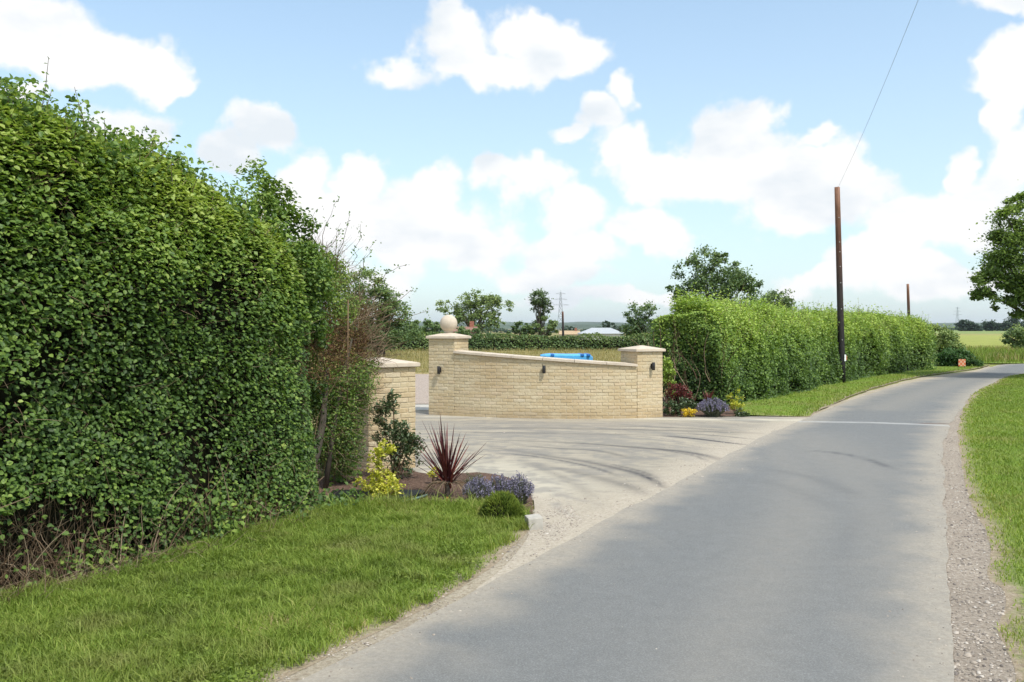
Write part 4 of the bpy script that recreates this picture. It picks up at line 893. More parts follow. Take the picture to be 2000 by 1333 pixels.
# ---- long right hedge
def right_hedge():
    path = smooth_line([(3.7, 20.0), (4.6, 21.4), (9.3, 28.9), (13.9, 35.4), (17.0, 38.6)], .8)
    H = [2.02, 2.10, 2.08, 2.08, 2.02, 2.02, 1.95, 1.95]; W = [.95, 1.05, 1.0, 1.05, 1.0, 1.05, 1.0, .9]
    root = tag(empty('hedge', (8, 27, 0)), 'long clipped bright green hedge running beside the far verge from the end pier', 'hedge')
    hedge_core('hedge_shade_core', path, H, W, .45, root, 2.8)
    P, N_, hf, dep, s, f = hedge_surface(path, H, W, 330000, -.02, .62, .13, .30, 101, zlo=.05, sq=2.9, loose=.06, big=.34, taper=.004)
    w = (.45 + .55 * (1 - s)); m = R.random(len(P)) < w
    m &= ~((hf < .16) & (R.random(len(P)) < .55)); m &= ~((n3(P, 1.6, 105) > .575) & (R.random(len(P)) < .75) & (hf < .75)); P[:, 2] *= 1 + .04 * np.sin(s * 31 + 1) + .03 * np.sin(s * 73)
    P, N_, hf, dep, s, f = P[m], N_[m], hf[m], dep[m], s[m], f[m]; n = len(P)
    # end face towards the bed
    k = 34000; e = np.stack([R.uniform(-1.0, 1.0, k), R.exponential(.16, k), R.uniform(.05, 1, k) ** .8], 1)
    k4 = (np.abs(e[:, 0]) ** 4 + np.abs(e[:, 2]) ** 4) < 1.05; e = e[k4]; k = len(e)
    t = np.array([.54, .84]); sd_ = np.array([.84, -.54]); E = np.array([3.75, 19.95]) + sd_ * (e[:, 0:1] * .85) + t * e[:, 1:2]
    EP = np.stack([E[:, 0], E[:, 1], e[:, 2] * 2.08], 1); ff = n3(EP, 1.3, 111) - .5; EP[:, :2] -= t * (ff * .9 - R.exponential(.05, k))[:, None]; EP[:, 2] += (n3(EP, 1.5, 113) - .5) * .5 * (EP[:, 2] / 2.45)
    kk = (R.random(k) < np.where(EP[:, 2] < 1.7, .45, 1)); EP = EP[kk]; ff = ff[kk]; k = len(EP)
    Pa = np.vstack([P, EP]); Na = np.vstack([N_, np.tile([-.42, -.91, .1], (k, 1))]); na = len(Pa)
    hfa = np.concatenate([hf, EP[:, 2] / 2.44]); fa = np.concatenate([f, ff]); da = np.concatenate([dep, e[kk, 1]])
    c = .30 + R.normal(0, .15, na) + .5 * (n3(Pa, 1.4, 115) - .5) + np.clip((hfa - .35) / .6, 0, 1) * .48 - da * .5 + fa * .4 - .12 * np.concatenate([np.zeros(n), np.ones(k)]) * (hfa < .75)  # shade painted in: leaves darker with depth and in the hollows
    size = R.uniform(.038, .074, na) * (1 + .5 * np.concatenate([s, np.zeros(k)]))
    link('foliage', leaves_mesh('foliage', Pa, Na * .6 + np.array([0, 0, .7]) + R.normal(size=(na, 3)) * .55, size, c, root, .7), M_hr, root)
    print('right hedge', na)
    # feathery upright shoots on top
    k = 3000; Pp, *_ = hedge_surface(path, H, W, k, .22, .60, .04, .26, 101, sq=2.9, big=.34, taper=.004); L_ = R.gamma(2.2, .07, k) + .06
    tp = twig_paths(Pp - np.array([0, 0, .08]), np.tile([.05, 0, 1.0], (k, 1)) + R.normal(size=(k, 3)) * .3, L_ + .08, 4, .12)
    link('shoots', strips_mesh('shoots', tp, np.tile(np.linspace(.005, .002, 4), (k, 1)), R.random(k), 3, root), M_twig, root)
    li = np.repeat(np.arange(k), 12); t_ = R.uniform(.1, 1, len(li)) * 3; a = np.clip(t_.astype(int), 0, 2); fr_ = (t_ - a)[:, None]
    LP = tp[li, a] * (1 - fr_) + tp[li, a + 1] * fr_ + R.normal(size=(len(li), 3)) * .02
    link('shoot_leaves', leaves_mesh('shoot_leaves', LP, R.normal(size=(len(li), 3)) + np.array([.3, -.3, .8]), R.uniform(.035, .065, len(li)), .78 + R.normal(0, .15, len(li)), root, .6), M_hr, root)
    # bare stems in the open end and at the foot
    k = 40; B = np.stack([R.uniform(2.9, 4.6, k), R.uniform(19.5, 20.0, k), R.uniform(.0, 1.2, k)], 1)
    tp = twig_paths(B, R.normal(size=(k, 3)) * .35 + np.array([-.05, -.1, 1]), R.uniform(.4, 1.3, k), 6, .16)
    link('stems', strips_mesh('stems', tp, R.uniform(.003, .010, k)[:, None] * np.linspace(1.2, .4, 6)[None], R.random(k), 4, root), M_twig, root)
right_hedge()

# ------------------------------------------------------------------ trees and bushes
def tree(name, label, base, blobs, n, leaf, mat, trunk_r=.2, cat='tree', group=None, clump=.22, cmean=.5, aspect=.7, seed=0, nclump=None, parts=('crown', 'trunk'), zscale=.85, gap=.0):
    """blobs: list of (x, y, z, r) absolute; leaves gather in clumps on the shells of the blobs"""
    bx, by = base; bz = float(terr_dip(np.array([bx]), np.array([by]))[0])
    root = tag(empty(name, (bx, by, bz)), label, cat, group)
    b = np.array(blobs, float); w = b[:, 3] ** 2; nc = nclump or max(30, n // 90)
    i = R.choice(len(b), nc, p=w / w.sum()); d = unit(R.normal(size=(nc, 3)))
    C = b[i, :3] + d * (b[i, 3] * R.uniform(.45, 1.0, nc) ** .5)[:, None] * np.array([1, 1, zscale])
    cr = b[i, 3] * clump * R.uniform(.6, 1.5, nc)
    j = R.integers(0, nc, n); P = C[j] + R.normal(size=(n, 3)) * cr[j][:, None] * np.array([.62, .62, .42])
    P = P[P[:, 2] > bz + .05]; j = j[:len(P)] if len(j) != len(P) else j; n = len(P)
    cc = R.normal(0, .12, nc)
    zmin, zmax = P[:, 2].min(), P[:, 2].max()
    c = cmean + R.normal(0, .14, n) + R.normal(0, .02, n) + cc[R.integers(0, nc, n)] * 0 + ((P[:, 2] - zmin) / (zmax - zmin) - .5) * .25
    c = c + (n3(P / leaf * .12, 1.0, seed) - .5) * .6
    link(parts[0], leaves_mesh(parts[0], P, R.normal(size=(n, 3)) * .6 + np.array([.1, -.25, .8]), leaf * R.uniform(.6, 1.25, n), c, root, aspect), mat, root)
    top = b[:, 2].max() ; ctr = (b[:, :3] * w[:, None]).sum(0) / w.sum()
    k = min(26, nc); pick = R.choice(nc, k, replace=False)
    t = np.linspace(0, 1, 7)[None, :, None]; s0 = np.array([bx, by, bz]); fork = np.array([bx + (ctr[0] - bx) * .35, by, bz + (ctr[2] - bz) * .55])
    E = C[pick]; q = (1 - t) ** 2 * s0 + 2 * t * (1 - t) * (fork + R.normal(size=(k, 1, 3)) * .04 * (top - bz)) + t ** 2 * E[:, None]
    rr = trunk_r * (np.linspace(1, .12, 7)[None] * (.35 + .3 * R.random((k, 1))))
    rr[0] = trunk_r * np.linspace(1, .3, 7)
    link(parts[1], strips_mesh(parts[1], q, rr, R.random(k), 6, root), M_bark, root)
    return root
def A3(x, y, D, rpx): return AT(x, y, D) + (rpx * D / F,)
# tall loose tree above the hedge
D = 58
tree('field_tree', 'dark open crowned tree rising behind the near end of the long hedge', (AT(1395, 640, D)[0], D),
     [A3(1345, 530, D, 28), A3(1385, 505, D, 30), A3(1430, 540, D, 34), A3(1400, 550, D, 40), A3(1462, 555, D, 24), A3(1350, 565, D, 34), A3(1440, 585, D, 44), A3(1320, 575, D, 20), A3(1375, 590, D, 50), A3(1412, 512, D, 20)],
     14000, .17, M_tree, .16, clump=.30, cmean=.45, nclump=170, seed=3)
D = 70
tree('pale_tree', 'pale green airy tree just above the middle of the long hedge', (AT(1520, 640, D)[0], D), [A3(1505, 590, D, 24), A3(1530, 588, D, 22), A3(1520, 605, D, 34), A3(1485, 590, D, 14)], 3500, .2, M_tree2, .12, clump=.3, cmean=.5, nclump=80)
D = 95
tree('field_tree', 'small dark tree between the grey shed and the long hedge', (AT(1252, 650, D)[0], D), [A3(1240, 612, D, 22), A3(1258, 605, D, 22), A3(1235, 640, D, 20), A3(1260, 640, D, 26)], 4200, .24, M_tree, .2, clump=.3, cmean=.4, nclump=80)
for (px, py, r, lab) in [(1588, 618, 12, 'small bushy treetop left of the tarred pole above the hedge'), (1660, 628, 10, 'small treetop just right of the tarred pole above the hedge')]:
    tree('treetop', lab, (AT(px, 640, 66)[0], 66), [A3(px, py, 66, r * 1.3), A3(px + 18, py + 6, 66, r * 1.2), A3(px, py + 16, 66, r * 1.6)], 1800, .2, M_tree2, .1, cmean=.4)
# group behind the ball pier
D = 170
tree('field_tree', 'wide many stemmed tree beyond the field right behind the stone ball', (AT(925, 650, D)[0], D),
     [A3(875, 600, D, 20), A3(905, 590, D, 22), A3(928, 585, D, 20), A3(950, 600, D, 26), A3(985, 597, D, 17), A3(962, 588, D, 16), A3(915, 615, D, 26), A3(945, 628, D, 28), A3(975, 625, D, 18), A3(895, 622, D, 22)], 7500, .42, M_tree, .45, clump=.27, cmean=.62, nclump=170)
tree('slender_tree', 'slender tree with small round crown left of the far pylon', (AT(1056, 650, D)[0], D), [A3(1055, 585, D, 20), A3(1048, 598, D, 13), A3(1062, 600, D, 15), A3(1056, 612, D, 8)], 2600, .38, M_tree2, .25, clump=.28, cmean=.2, nclump=70)
tree('round_tree', 'rounded dense bush tree below the slender tree', (AT(1062, 652, D)[0], D), [A3(1062, 636, D, 20), A3(1045, 640, D, 16), A3(1080, 642, D, 16)], 2600, .42, M_tree, .2, cmean=.5)
tree('round_tree', 'low dark bush between the wide tree and the slender tree', (AT(1018, 652, D)[0], D), [A3(1018, 642, D, 14), A3(1003, 648, D, 12), A3(1030, 648, D, 12)], 1800, .42, M_tree, .15, cmean=.3)
tree('round_tree', 'dark green bushy tree left of the stone ball', (AT(845, 655, 120)[0], 120), [A3(845, 640, 120, 18), A3(820, 642, 120, 18), A3(800, 650, 120, 16), A3(865, 648, 120, 16), A3(835, 655, 120, 22)], 5000, .32, M_tree, .2, cmean=.5)
tree('round_tree', 'low dark hedgerow tree right behind the taller pier cap', (AT(905, 655, 120)[0], 120), [A3(895, 655, 120, 18), A3(925, 655, 120, 16), A3(950, 660, 120, 14)], 3500, .32, M_tree, .2, cmean=.4)
tree('round_tree', 'tiny far tree beside the grey shed roof', (AT(1190, 645, 420)[0], 420), [A3(1183, 634, 420, 8), A3(1195, 638, 420, 9), A3(1208, 641, 420, 7)], 900, .8, M_bluegreen, .3, cmean=.6)
tree('round_tree', 'tiny far tree on the skyline between pylon and shed', (AT(1108, 645, 420)[0], 420), [A3(1105, 641, 420, 7), A3(1116, 643, 420, 6)], 500, .8, M_bluegreen, .3, cmean=.6)
# tree mass behind the dying bush
D = 56
tree('hedgerow_tree', 'dense dark green tree rising behind the dying bush', (AT(745, 660, D)[0], D), [A3(745, 590, D, 34), A3(770, 612, D, 30), A3(720, 600, D, 40), A3(765, 645, D, 34), A3(735, 650, D, 40), A3(705, 560, D, 40), A3(800, 655, D, 22), A3(690, 640, D, 50)], 17000, .15, M_tree, .3, clump=.28, cmean=.55, nclump=300)
# roadside tree on the right, trunk outside the frame
D = 31
tree('roadside_tree', 'overhanging tree whose leafy boughs enter at the right edge above the bend', (19.3, 32.0),
     [A3(1990, 440, D, 50), A3(1960, 480, D, 34), A3(1975, 530, D, 50), A3(1925, 560, D, 30), A3(1905, 578, D, 12), A3(1960, 575, D, 38), A3(2000, 590, D, 36), A3(2060, 500, D, 110), A3(2110, 420, D, 100), A3(2150, 540, D, 100), A3(1995, 400, D, 28), A3(1950, 570, D, 22), A3(1935, 470, D, 12)],
     64000, .10, leaf_mat('ash_leaf', [(0, (0.068, 0.109, 0.036)), (.4, (0.165, 0.243, 0.055)), (.8, (0.329, 0.438, 0.088)), (1, (0.548, 0.633, 0.153))], .5, .3, .3), .28, clump=.24, cmean=.45, nclump=520)
D = 62
tree('field_bush', 'dark rounded bush at the right edge beyond the bend', (AT(2000, 680, D)[0], D), [A3(1990, 655, D, 22), A3(1972, 662, D, 14), A3(2010, 660, D, 24), A3(1988, 672, D, 18), A3(2040, 655, D, 26)], 5000, .16, M_tree, .1, 'bush', cmean=.55, clump=.3)
# bushes at the far end of the hedge
D = 43
tree('hedge_end_bush', 'darker olive bush ending the long hedge', (AT(1838, 690, D)[0], D), [A3(1835, 655, D, 24), A3(1850, 672, D, 26), A3(1820, 680, D, 26), A3(1862, 690, D, 20)], 9000, .11, M_tree, .08, 'bush', cmean=.75, clump=.3)
D = 40.5
tree('weed_mound', 'dark green mound of weeds behind the orange chequered board', (AT(1870, 712, D)[0], D), [A3(1870, 697, D, 20), A3(1890, 703, D, 18), A3(1905, 712, D, 13), A3(1850, 700, D, 20), A3(1918, 717, D, 8), A3(1840, 708, D, 16)], 9000, .09, leaf_mat('weed_leaf', [(0, (0.025, 0.069, 0.020)), (.5, (0.062, 0.138, 0.035)), (1, (0.125, 0.225, 0.050))]), .03, 'weeds', cmean=.45, clump=.3)
# distant woodland line on the right
k = 0
for (px, w_, top, D, lab) in [(1885, 17, 627, 620, 'left of the two round dark far trees beside the distant pylon'), (1905, 12, 634, 620, 'smaller round far tree with a gap to its right'),
                          (1938, 16, 627, 640, 'round dark far tree just right of the gap in the far wood'), (1962, 16, 631, 640, 'middle far tree of the wood at the right edge'), (1990, 22, 622, 650, 'tall far tree of the wood at the right edge'), (2025, 22, 622, 650, 'far tree just outside the right edge')]:
    h_ = 650 - top
    tree('far_tree', lab, (AT(px, 650, D)[0], D), [A3(px - w_ * .3, top + h_ * .42, D, w_ * .75), A3(px + w_ * .3, top + h_ * .5, D, w_ * .7), A3(px, top + h_ * .72, D, w_ * .8)], 2600, 1.3, M_bluegreen, .8, group='dark trees on the far side of the fields', cmean=.45, clump=.3)

# far field hedge (below eye level) as one long hedge
def far_hedge():
    root = tag(empty('field_hedge', (3, 72, 0)), 'low dark hedge crossing behind the dry field', 'hedge')
    path = [(-16, 68), (-4, 72), (6, 74), (16, 72), (24, 70)]
    H = [1.35, 1.3, 1.25, 1.3, 1.2, 1.15, 1.25, 1.3]; W = [.8] * 4
    hedge_core('hedge_shade_core', path, H, W, .45, root)
    P, N_, hf, dep, s, f = hedge_surface(path, H, W, 26000, -.02, .8, .14, .5, 131, sq=2.4, big=.5); n = len(P)
    link('foliage', leaves_mesh('foliage', P, N_ * .5 + np.array([0, 0, .7]) + R.normal(size=(n, 3)) * .6, R.uniform(.10, .2, n), .42 + R.normal(0, .15, n) + f * .8 + hf * .15, root, .7), M_tree, root)
far_hedge()
tree('hedgerow_bush', 'bushes under the trees at the far left side of the field', (-16, 76), [(-17, 76, 1.3, 1.6), (-13.5, 76, 1.2, 1.4), (-10, 77, 1.0, 1.3), (-19, 74, 1.8, 2.0)], 9000, .2, M_tree, .1, 'bush', cmean=.5)

# distant wood and hills
def ridge(name, D, x0, x1, h, amp, mat, seed, depth=400):
    n = 160; X = np.linspace(x0, x1, n); hh = h + amp * (fbm2(X / D * 10, X * 0, 2.0, seed) - .5) * 2
    V = []; 
    for dy, s in ((0, 0), (depth * .3, .8), (depth * .5, 1), (depth, 0)): V.append(np.stack([X, np.full(n, D + dy), hh * s - .5], 1))
    V = np.stack(V, 1).reshape(-1, 3); i = np.arange(n * 4).reshape(n, 4); Fc = np.stack([i[:-1, :-1], i[1:, :-1], i[1:, 1:], i[:-1, 1:]], -1).reshape(-1, 4)
    return tag(link(name, mesh_np(name, V, Fc, smooth=True), mat), kind='structure')
M_hill = plain('distant_hill', (.07, .10, .05), 1, 0, .4, .002, bmp=0)
ridge('hills', 5200, -5200, 5200, 24, 12, M_hill, 5, 900)
ridge('hills', 7500, -7000, 7000, 52, 22, M_hill, 8, 1200)
def far_wood():
    P = []
    for D, hh, n in ((900, 7, 9000), (1500, 9, 9000)):
        X = R.uniform(-.62, .62, n) * D; w = fbm2(X / D * 30, X * 0, 1.0, int(D)); Hh = hh * np.clip((w - .35) * 2.4, .05, 1.2)
        z0 = terr_dip(X, np.full(n, float(D)))
        P.append(np.stack([X, D + R.uniform(0, 20, n), z0 + R.random(n) * Hh], 1))
    P = np.vstack(P); n = len(P)
    me = leaves_mesh('far_woodland', P, R.normal(size=(n, 3)) * .5 + np.array([0, -.6, .6]), P[:, 1] * .0022 * R.uniform(.6, 1.3, n), R.random(n), None, .9)
    tag(link('far_woodland', me, M_bluegreen), kind='stuff')
far_wood()

# ------------------------------------------------------------------ buildings far off
def shed():
    D = 260; x0 = AT(1132, 0, D)[0]; x1 = AT(1221, 0, D)[0]; g = -2.6; eave = .15; rid = 1.75
    root = tag(empty('farm_shed', ((x0 + x1) / 2, D, g)), 'long low grey roofed farm shed beyond the field', 'shed'); w = x1 - x0
    link('wall', box_mesh('wall', w - .6, 9, eave - g, 0, 1, (0, 5, (eave - g) / 2)), plain('pale_cladding', (.5, .5, .46), .8), root)
    bm = bmesh.new(); z = eave - g; r = rid - g
    v = [bm.verts.new(p) for p in ((-w / 2, .2, z), (w / 2, .2, z), (w * .22, 5, r + .0), (-w * .20, 5, r), (-w / 2, 9.8, z), (w / 2, 9.8, z))]
    for f in ((0, 1, 2, 3), (3, 2, 5, 4), (0, 3, 4), (1, 5, 2)): bm.faces.new([v[i] for i in f])
    ret = bmesh.ops.extrude_face_region(bm, geom=bm.faces[:]); bmesh.ops.translate(bm, verts=[e for e in ret['geom'] if isinstance(e, bmesh.types.BMVert)], vec=(0, 0, .15))
    bmesh.ops.recalc_face_normals(bm, faces=bm.faces)
    me = bpy.data.meshes.new('roof'); bm.to_mesh(me); bm.free(); link('roof', me, plain('grey_sheet_roof', (.42, .44, .46), .6), root)
shed()
def house(label, px, D, w, d, eave, rid, wallc, roofc, g):
    x = AT(px, 0, D)[0]; root = tag(empty('farmhouse', (x, D, g)), label, 'house')
    link('wall', box_mesh('wall', w - .5, d - .5, eave - g, 0, 1, (0, 0, (eave - g) / 2)), plain('house_wall', wallc), root)
    bm = bmesh.new(); z = eave - g; r = rid - g
    v = [bm.verts.new(p) for p in ((-w / 2, -d / 2, z), (w / 2, -d / 2, z), (w / 2, 0, r), (-w / 2, 0, r), (-w / 2, d / 2, z), (w / 2, d / 2, z))]
    for f in ((0, 1, 2, 3), (3, 2, 5, 4), (0, 3, 4), (1, 5, 2), (0, 4, 5, 1)): bm.faces.new([v[i] for i in f])
    me = bpy.data.meshes.new('roof'); bm.to_mesh(me); bm.free(); rf = link('roof', me, plain('house_roof', roofc), root)
    link('chimney', box_mesh('chimney', .7, .7, 1.2, 0, 1, (w * .3, 0, r + .3)), plain('chimney_brick', (.3, .12, .08)), rf)
    for sx in (-.3, .05, .35): link('window', box_mesh('window', w * .12, .1, 1.1, 0, 1, (w * sx, -(d - .5) / 2 - .04, z * .55)), plain('dark_glass', (.05, .06, .07), .2, .5), root)
house('far house with a red tiled roof glimpsed beside the stone ball', 905, 150, 4.6, 6, 1.2, 2.0, (.33, .22, .17), (.27, .15, .115), -1.2)
house('small far building with a tan roof at the foot of the pylon', 1112, 300, 7, 6, -.2, 1.0, (.5, .42, .3), (.45, .33, .2), -2.6)

# ------------------------------------------------------------------ poles, pylons, wires
def pole_mat():
    m, nt, o = newmat('creosoted_pole')
    tc = nt.nodes.new('ShaderNodeTexCoord').outputs['Object']; sp = nt.nodes.new('ShaderNodeSeparateXYZ'); nt.links.new(tc, sp.inputs[0])
    z = mth(nt, 'DIVIDE', mth(nt, 'MULTIPLY_ADD', noise_n(nt, 3, 4, .6, tc, (1, 1, .3)), 1.6, sp.outputs[2]), 7.5)
    c = ramp(nt, [(.2, (.018, .016, .018)), (.5, (.04, .028, .026)), (.72, (.12, .05, .03)), (.95, (.26, .13, .08))], z)
    n = noise_n(nt, 14, 7, .7, tc, (5, 5, .35))
    c = mixc(nt, 1.0, c, ramp(nt, [(.3, (.5,) * 3), (.7, (1.5,) * 3)], n), 'MULTIPLY')
    princ(nt, o, c, .65, .35, bump(nt, n, .6, .01)); return m
M_pole = pole_mat()
def pole(name, label, base, top, h, r0, r1, extra=False):
    root = tag(empty(name, (base[0], base[1], 0)), label, 'pole')
    tp = (top[0] - base[0], top[1] - base[1], h)
    n = 9; pts = [tuple(np.array(tp) * k / n) for k in range(n + 1)]
    tube('shaft', pts, list(np.linspace(r0, r1, n + 1)), M_pole, root, 16)
    if extra:
        a = link('number_plate', box_mesh('number_plate', .07, .012, .20, .003, 1), plain('white_enamel', (.8, .82, .8), .4), root); a.location = (.055, -.105, .80); a.rotation_euler = (0, 0, .45)
        a = link('warning_plate', box_mesh('warning_plate', .035, .012, .13, .003, 1), plain('orange_enamel', (.75, .16, .04), .4), root); a.location = (.115, -.06, .80); a.rotation_euler = (0, 0, 1.0)
        for z in (1.35, 2.3, 3.1, 3.6, 4.05, 4.35, 5.1): 
            o = link('step_bolt', box_mesh('step_bolt', .03, .03, .02, .003), plain('galvanised_bolt', (.45, .45, .45), .5), root); f = z / 6; o.location = (tp[0] * f, tp[1] * f - .095 + .012 * f, z)
    return root
b = G(1645, 750); t = AT(1635, 366, b[1]); pole('telegraph_pole', 'tall tarred telegraph pole with brown top on the verge before the long hedge', b, (t[0], t[1]), t[2], .105, .080, True)
D = 89; t = AT(1773, 555, D); pole('telegraph_pole', 'thin distant pole standing up behind the far end of the hedge', AT(1777, 642, D)[:2], t[:2], t[2], .16, .12)
D = 170; t = AT(1099, 609, D); pole('telegraph_pole', 'short dark post in front of the far pylon', AT(1100, 642, D)[:2], t[:2], t[2], .22, .17)
# overhead wire sagging from the pole top towards the viewer
pa = np.array(AT(1635, 370, G(1645, 750)[1])); pb = np.array(AT(1795, -5, 14.7)); pd = pa + (pb - pa) * 2.4
pts = []
for k in range(41):
    u = k / 40; p = pa + (pd - pa) * u; p[2] -= .62 * 4 * u * (1 - u); pts.append(tuple(p))
pts = [(p[0], p[1], p[2] + .62 * 4 * (1 / 2.4) * (1 - 1 / 2.4) * (k / 40) * 2.4 * .98) for k, p in enumerate(pts)]
wire = tube('overhead_wire', pts, [.0032] * 41, plain('grey_cable', (.16, .16, .17), .5), None, 6)
tag(wire, 'single thin overhead wire sloping up from the tarred pole across the blue sky', 'wire')
def pylon(label, px, ytop, D):
    x = AT(px, 0, D)[0]; H = AT(px, ytop, D)[2]; root = tag(empty('pylon', (x, D, 0)), label, 'pylon'); M_steel = plain('galvanised_steel', (.22, .24, .26), .6)
    segs = []
    def b_(p, q): segs.append((p, q))
    hw = lambda z: .08 * H * (1 - z / H) ** 1.3 + .012 * H
    lv = [H * f for f in (0, .18, .34, .48, .6, .7, .79, .87, .94)]
    for sy in (-1, 1):
        for z0, z1 in zip(lv[:-1], lv[1:]):
            a, c_ = hw(z0), hw(z1)
            b_((-a, sy * a, z0), (-c_, sy * c_, z1)); b_((a, sy * a, z0), (c_, sy * c_, z1)); b_((-a, sy * a, z0), (c_, sy * c_, z1)); b_((a, sy * a, z0), (-c_, sy * c_, z1)); b_((-c_, sy * c_, z1), (c_, sy * c_, z1))
    b_((0, 0, H * .94), (0, 0, H))
    P = np.array([[p, ((np.array(p) + np.array(q)) / 2), q] for p, q in [(np.array(a), np.array(b2)) for a, b2 in segs]])
    link('lattice', strips_mesh('lattice', P, np.full((len(P), 3), H * .0022), None, 4), M_steel, root)
    for z, w in ((H * .62, .20), (H * .76, .16), (H * .9, .12)):
        a = w * H; P = np.array([[(-a, 0, z + .01 * H), (0, 0, z), (a, 0, z + .01 * H)], [(-a, 0, z + .01 * H), (0, 0, z + .035 * H), (a, 0, z + .01 * H)]])
        link('cross_arm', strips_mesh('cross_arm', P, np.full((2, 3), H * .0025), None, 4), M_steel, root)
    return x, H
pylon('lattice pylon standing right of the slender tree', 1095, 567, 900)
pylon('faint far lattice pylon near the right edge above the dark trees', 1870, 598, 1900)

# ------------------------------------------------------------------ small roadside things
b = G(1879, 720); bd = tag(empty('chequered_board', (b[0], b[1], 0), .25), 'small orange and white chequered marker board on the verge by the bend', 'marker board')
m, nt, o = newmat('orange_white_check'); tc = nt.nodes.new('ShaderNodeTexCoord').outputs['Object']; ck = nt.nodes.new('ShaderNodeTexChecker'); ck.inputs['Scale'].default_value = 11; nt.links.new(tc, ck.inputs[0])
ck.inputs[1].default_value = (.55, .13, .05, 1); ck.inputs[2].default_value = (.58, .36, .24, 1); princ(nt, o, ck.outputs[0], .5, .3)
o = link('board', box_mesh('board', .36, .015, .30, .004, 1), m, bd); o.location = (0, 0.003, .24)
for sx in (-.15, .15): link('leg', box_mesh('leg', .03, .03, .30, 0, 1, (sx, .03, .15)), M_black, bd)
b = G(1043, 1037); o = link('concrete_marker', box_mesh('concrete_marker', .13, .13, .13, .012, 2), plain('old_concrete', (.46, .43, .38), .9, .2, .2, 12, bmp=.6)); o.location = (b[0], b[1] + .05, .05); o.rotation_euler = (.06, -.05, .25)
tag(o, 'small square concrete block in the gravel at the corner of the drive', 'block')
# edging membrane and green hose in the near bed
membp = [G(640, 985), G(730, 992), G(745, 998), G(830, 978), G(828, 970), G(740, 972), G(650, 970)]
me = bpy.data.meshes.new('weed_membrane'); bm = bmesh.new(); vv = [bm.verts.new((x, y, .065 + .02 * (i % 2))) for i, (x, y) in enumerate(membp)]; f = bm.faces.new(vv); r_ = bmesh.ops.extrude_face_region(bm, geom=[f]); bmesh.ops.translate(bm, verts=[e for e in r_['geom'] if isinstance(e, bmesh.types.BMVert)], vec=(0, 0, -.06)); bmesh.ops.recalc_face_normals(bm, faces=bm.faces); bm.to_mesh(me); bm.free()
tag(link('weed_membrane', me, plain('black_sheet', (.012, .014, .013), .6)), 'black weed sheet showing at the edge of the near flower bed', 'sheet')
hs = tube('hose', [AT(x, y, CAMH * F / (y + 10 - HY)) for x, y in ((742, 990), (765, 986), (790, 980), (812, 974), (835, 967))], [.011] * 5, plain('grey_green_hose', (.16, .24, .20), .5), None, 8)
tag(hs, 'short grey green pipe lying along the edge of the near bed', 'pipe')

# ------------------------------------------------------------------ garden plants
M_yel = leaf_mat('golden_variegated_leaf', [(0, (0.115, 0.184, 0.020)), (.35, (0.322, 0.380, 0.035)), (.7, (0.598, 0.575, 0.060)), (1, (0.828, 0.759, 0.220))], .45, .35, .3)
M_laurel = leaf_mat('laurel_leaf', [(0, (0.037, 0.069, 0.026)), (.5, (0.088, 0.131, 0.054)), (.85, (0.175, 0.213, 0.108)), (1, (0.300, 0.188, 0.084))], .35, .5, .2)
M_red = leaf_mat('dark_red_leaf', [(0, (0.053, 0.013, 0.017)), (.6, (0.128, 0.026, 0.029)), (1, (0.255, 0.072, 0.058))], .45, .4, .15)
M_strap = leaf_mat('withered_strap_leaf', [(0, (.14, .085, .05)), (1, (.38, .29, .19))], .8, .15, .15)
M_lav = leaf_mat('lavender_flower', [(0, (.13, .12, .20)), (.5, (.25, .225, .34)), (1, (.42, .39, .48))], .7, .15, .25)
M_grey = leaf_mat('grey_green_stem', [(0, (.07, .09, .05)), (.6, (.17, .19, .12)), (1, (.28, .28, .2))], .7, .2, .2)
M_heath = leaf_mat('yellow_green_needle', [(0, (.03, .06, .012)), (.5, (.13, .19, .025)), (1, (.28, .33, .05))], .6, .2, .25)
def shrub(name, label, base, blobs, n, leaf, mat, cmean=.5, aspect=.45, nstem=24, clump=.5, cat='shrub', group=None, stemmat=None, up=.5):
    root = tag(empty(name, (base[0], base[1], 0)), label, cat, group)
    b = np.array(blobs, float); w = b[:, 3] ** 2; nc = max(10, n // 14)
    i = R.choice(len(b), nc, p=w / w.sum()); C = b[i, :3] + unit(R.normal(size=(nc, 3))) * (b[i, 3] * R.uniform(.1, 1, nc) ** .5)[:, None]
    C[:, 2] = np.maximum(C[:, 2], .04)
    j = R.integers(0, nc, n); P = C[j] + R.normal(size=(n, 3)) * leaf * clump; P[:, 2] = np.maximum(P[:, 2], .02)
    out = unit(P - C[j]) + np.array([0, -.2, up])
    # leaves radiate from their shoot
    Nn = unit(np.cross(out, R.normal(size=(n, 3)))) ; Nn[:, 2] = np.abs(Nn[:, 2]) + .3
    link('foliage', leaves_mesh('foliage', P, Nn, leaf * R.uniform(.65, 1.2, n), cmean + R.normal(0, .2, n), root, aspect, six=True), mat, root)
    k = min(nc, nstem); q = C[R.choice(nc, k, replace=False)]; s0 = np.array([base[0], base[1], 0]) + R.normal(size=(k, 3)) * np.array([.03, .03, 0]); s0[:, 2] = 0
    t = np.linspace(0, 1, 5)[None, :, None]; mid = (s0 * .6 + q * .4); mid[:, 2] = q[:, 2] * .6
    tp = (1 - t) ** 2 * s0[:, None] + 2 * t * (1 - t) * mid[:, None] + t ** 2 * q[:, None]
    link('stems', strips_mesh('stems', tp, np.tile(np.linspace(.007, .0025, 5), (k, 1)), R.random(k) * .6, 5, root), stemmat or M_twig, root)
    return root
D = 10.25
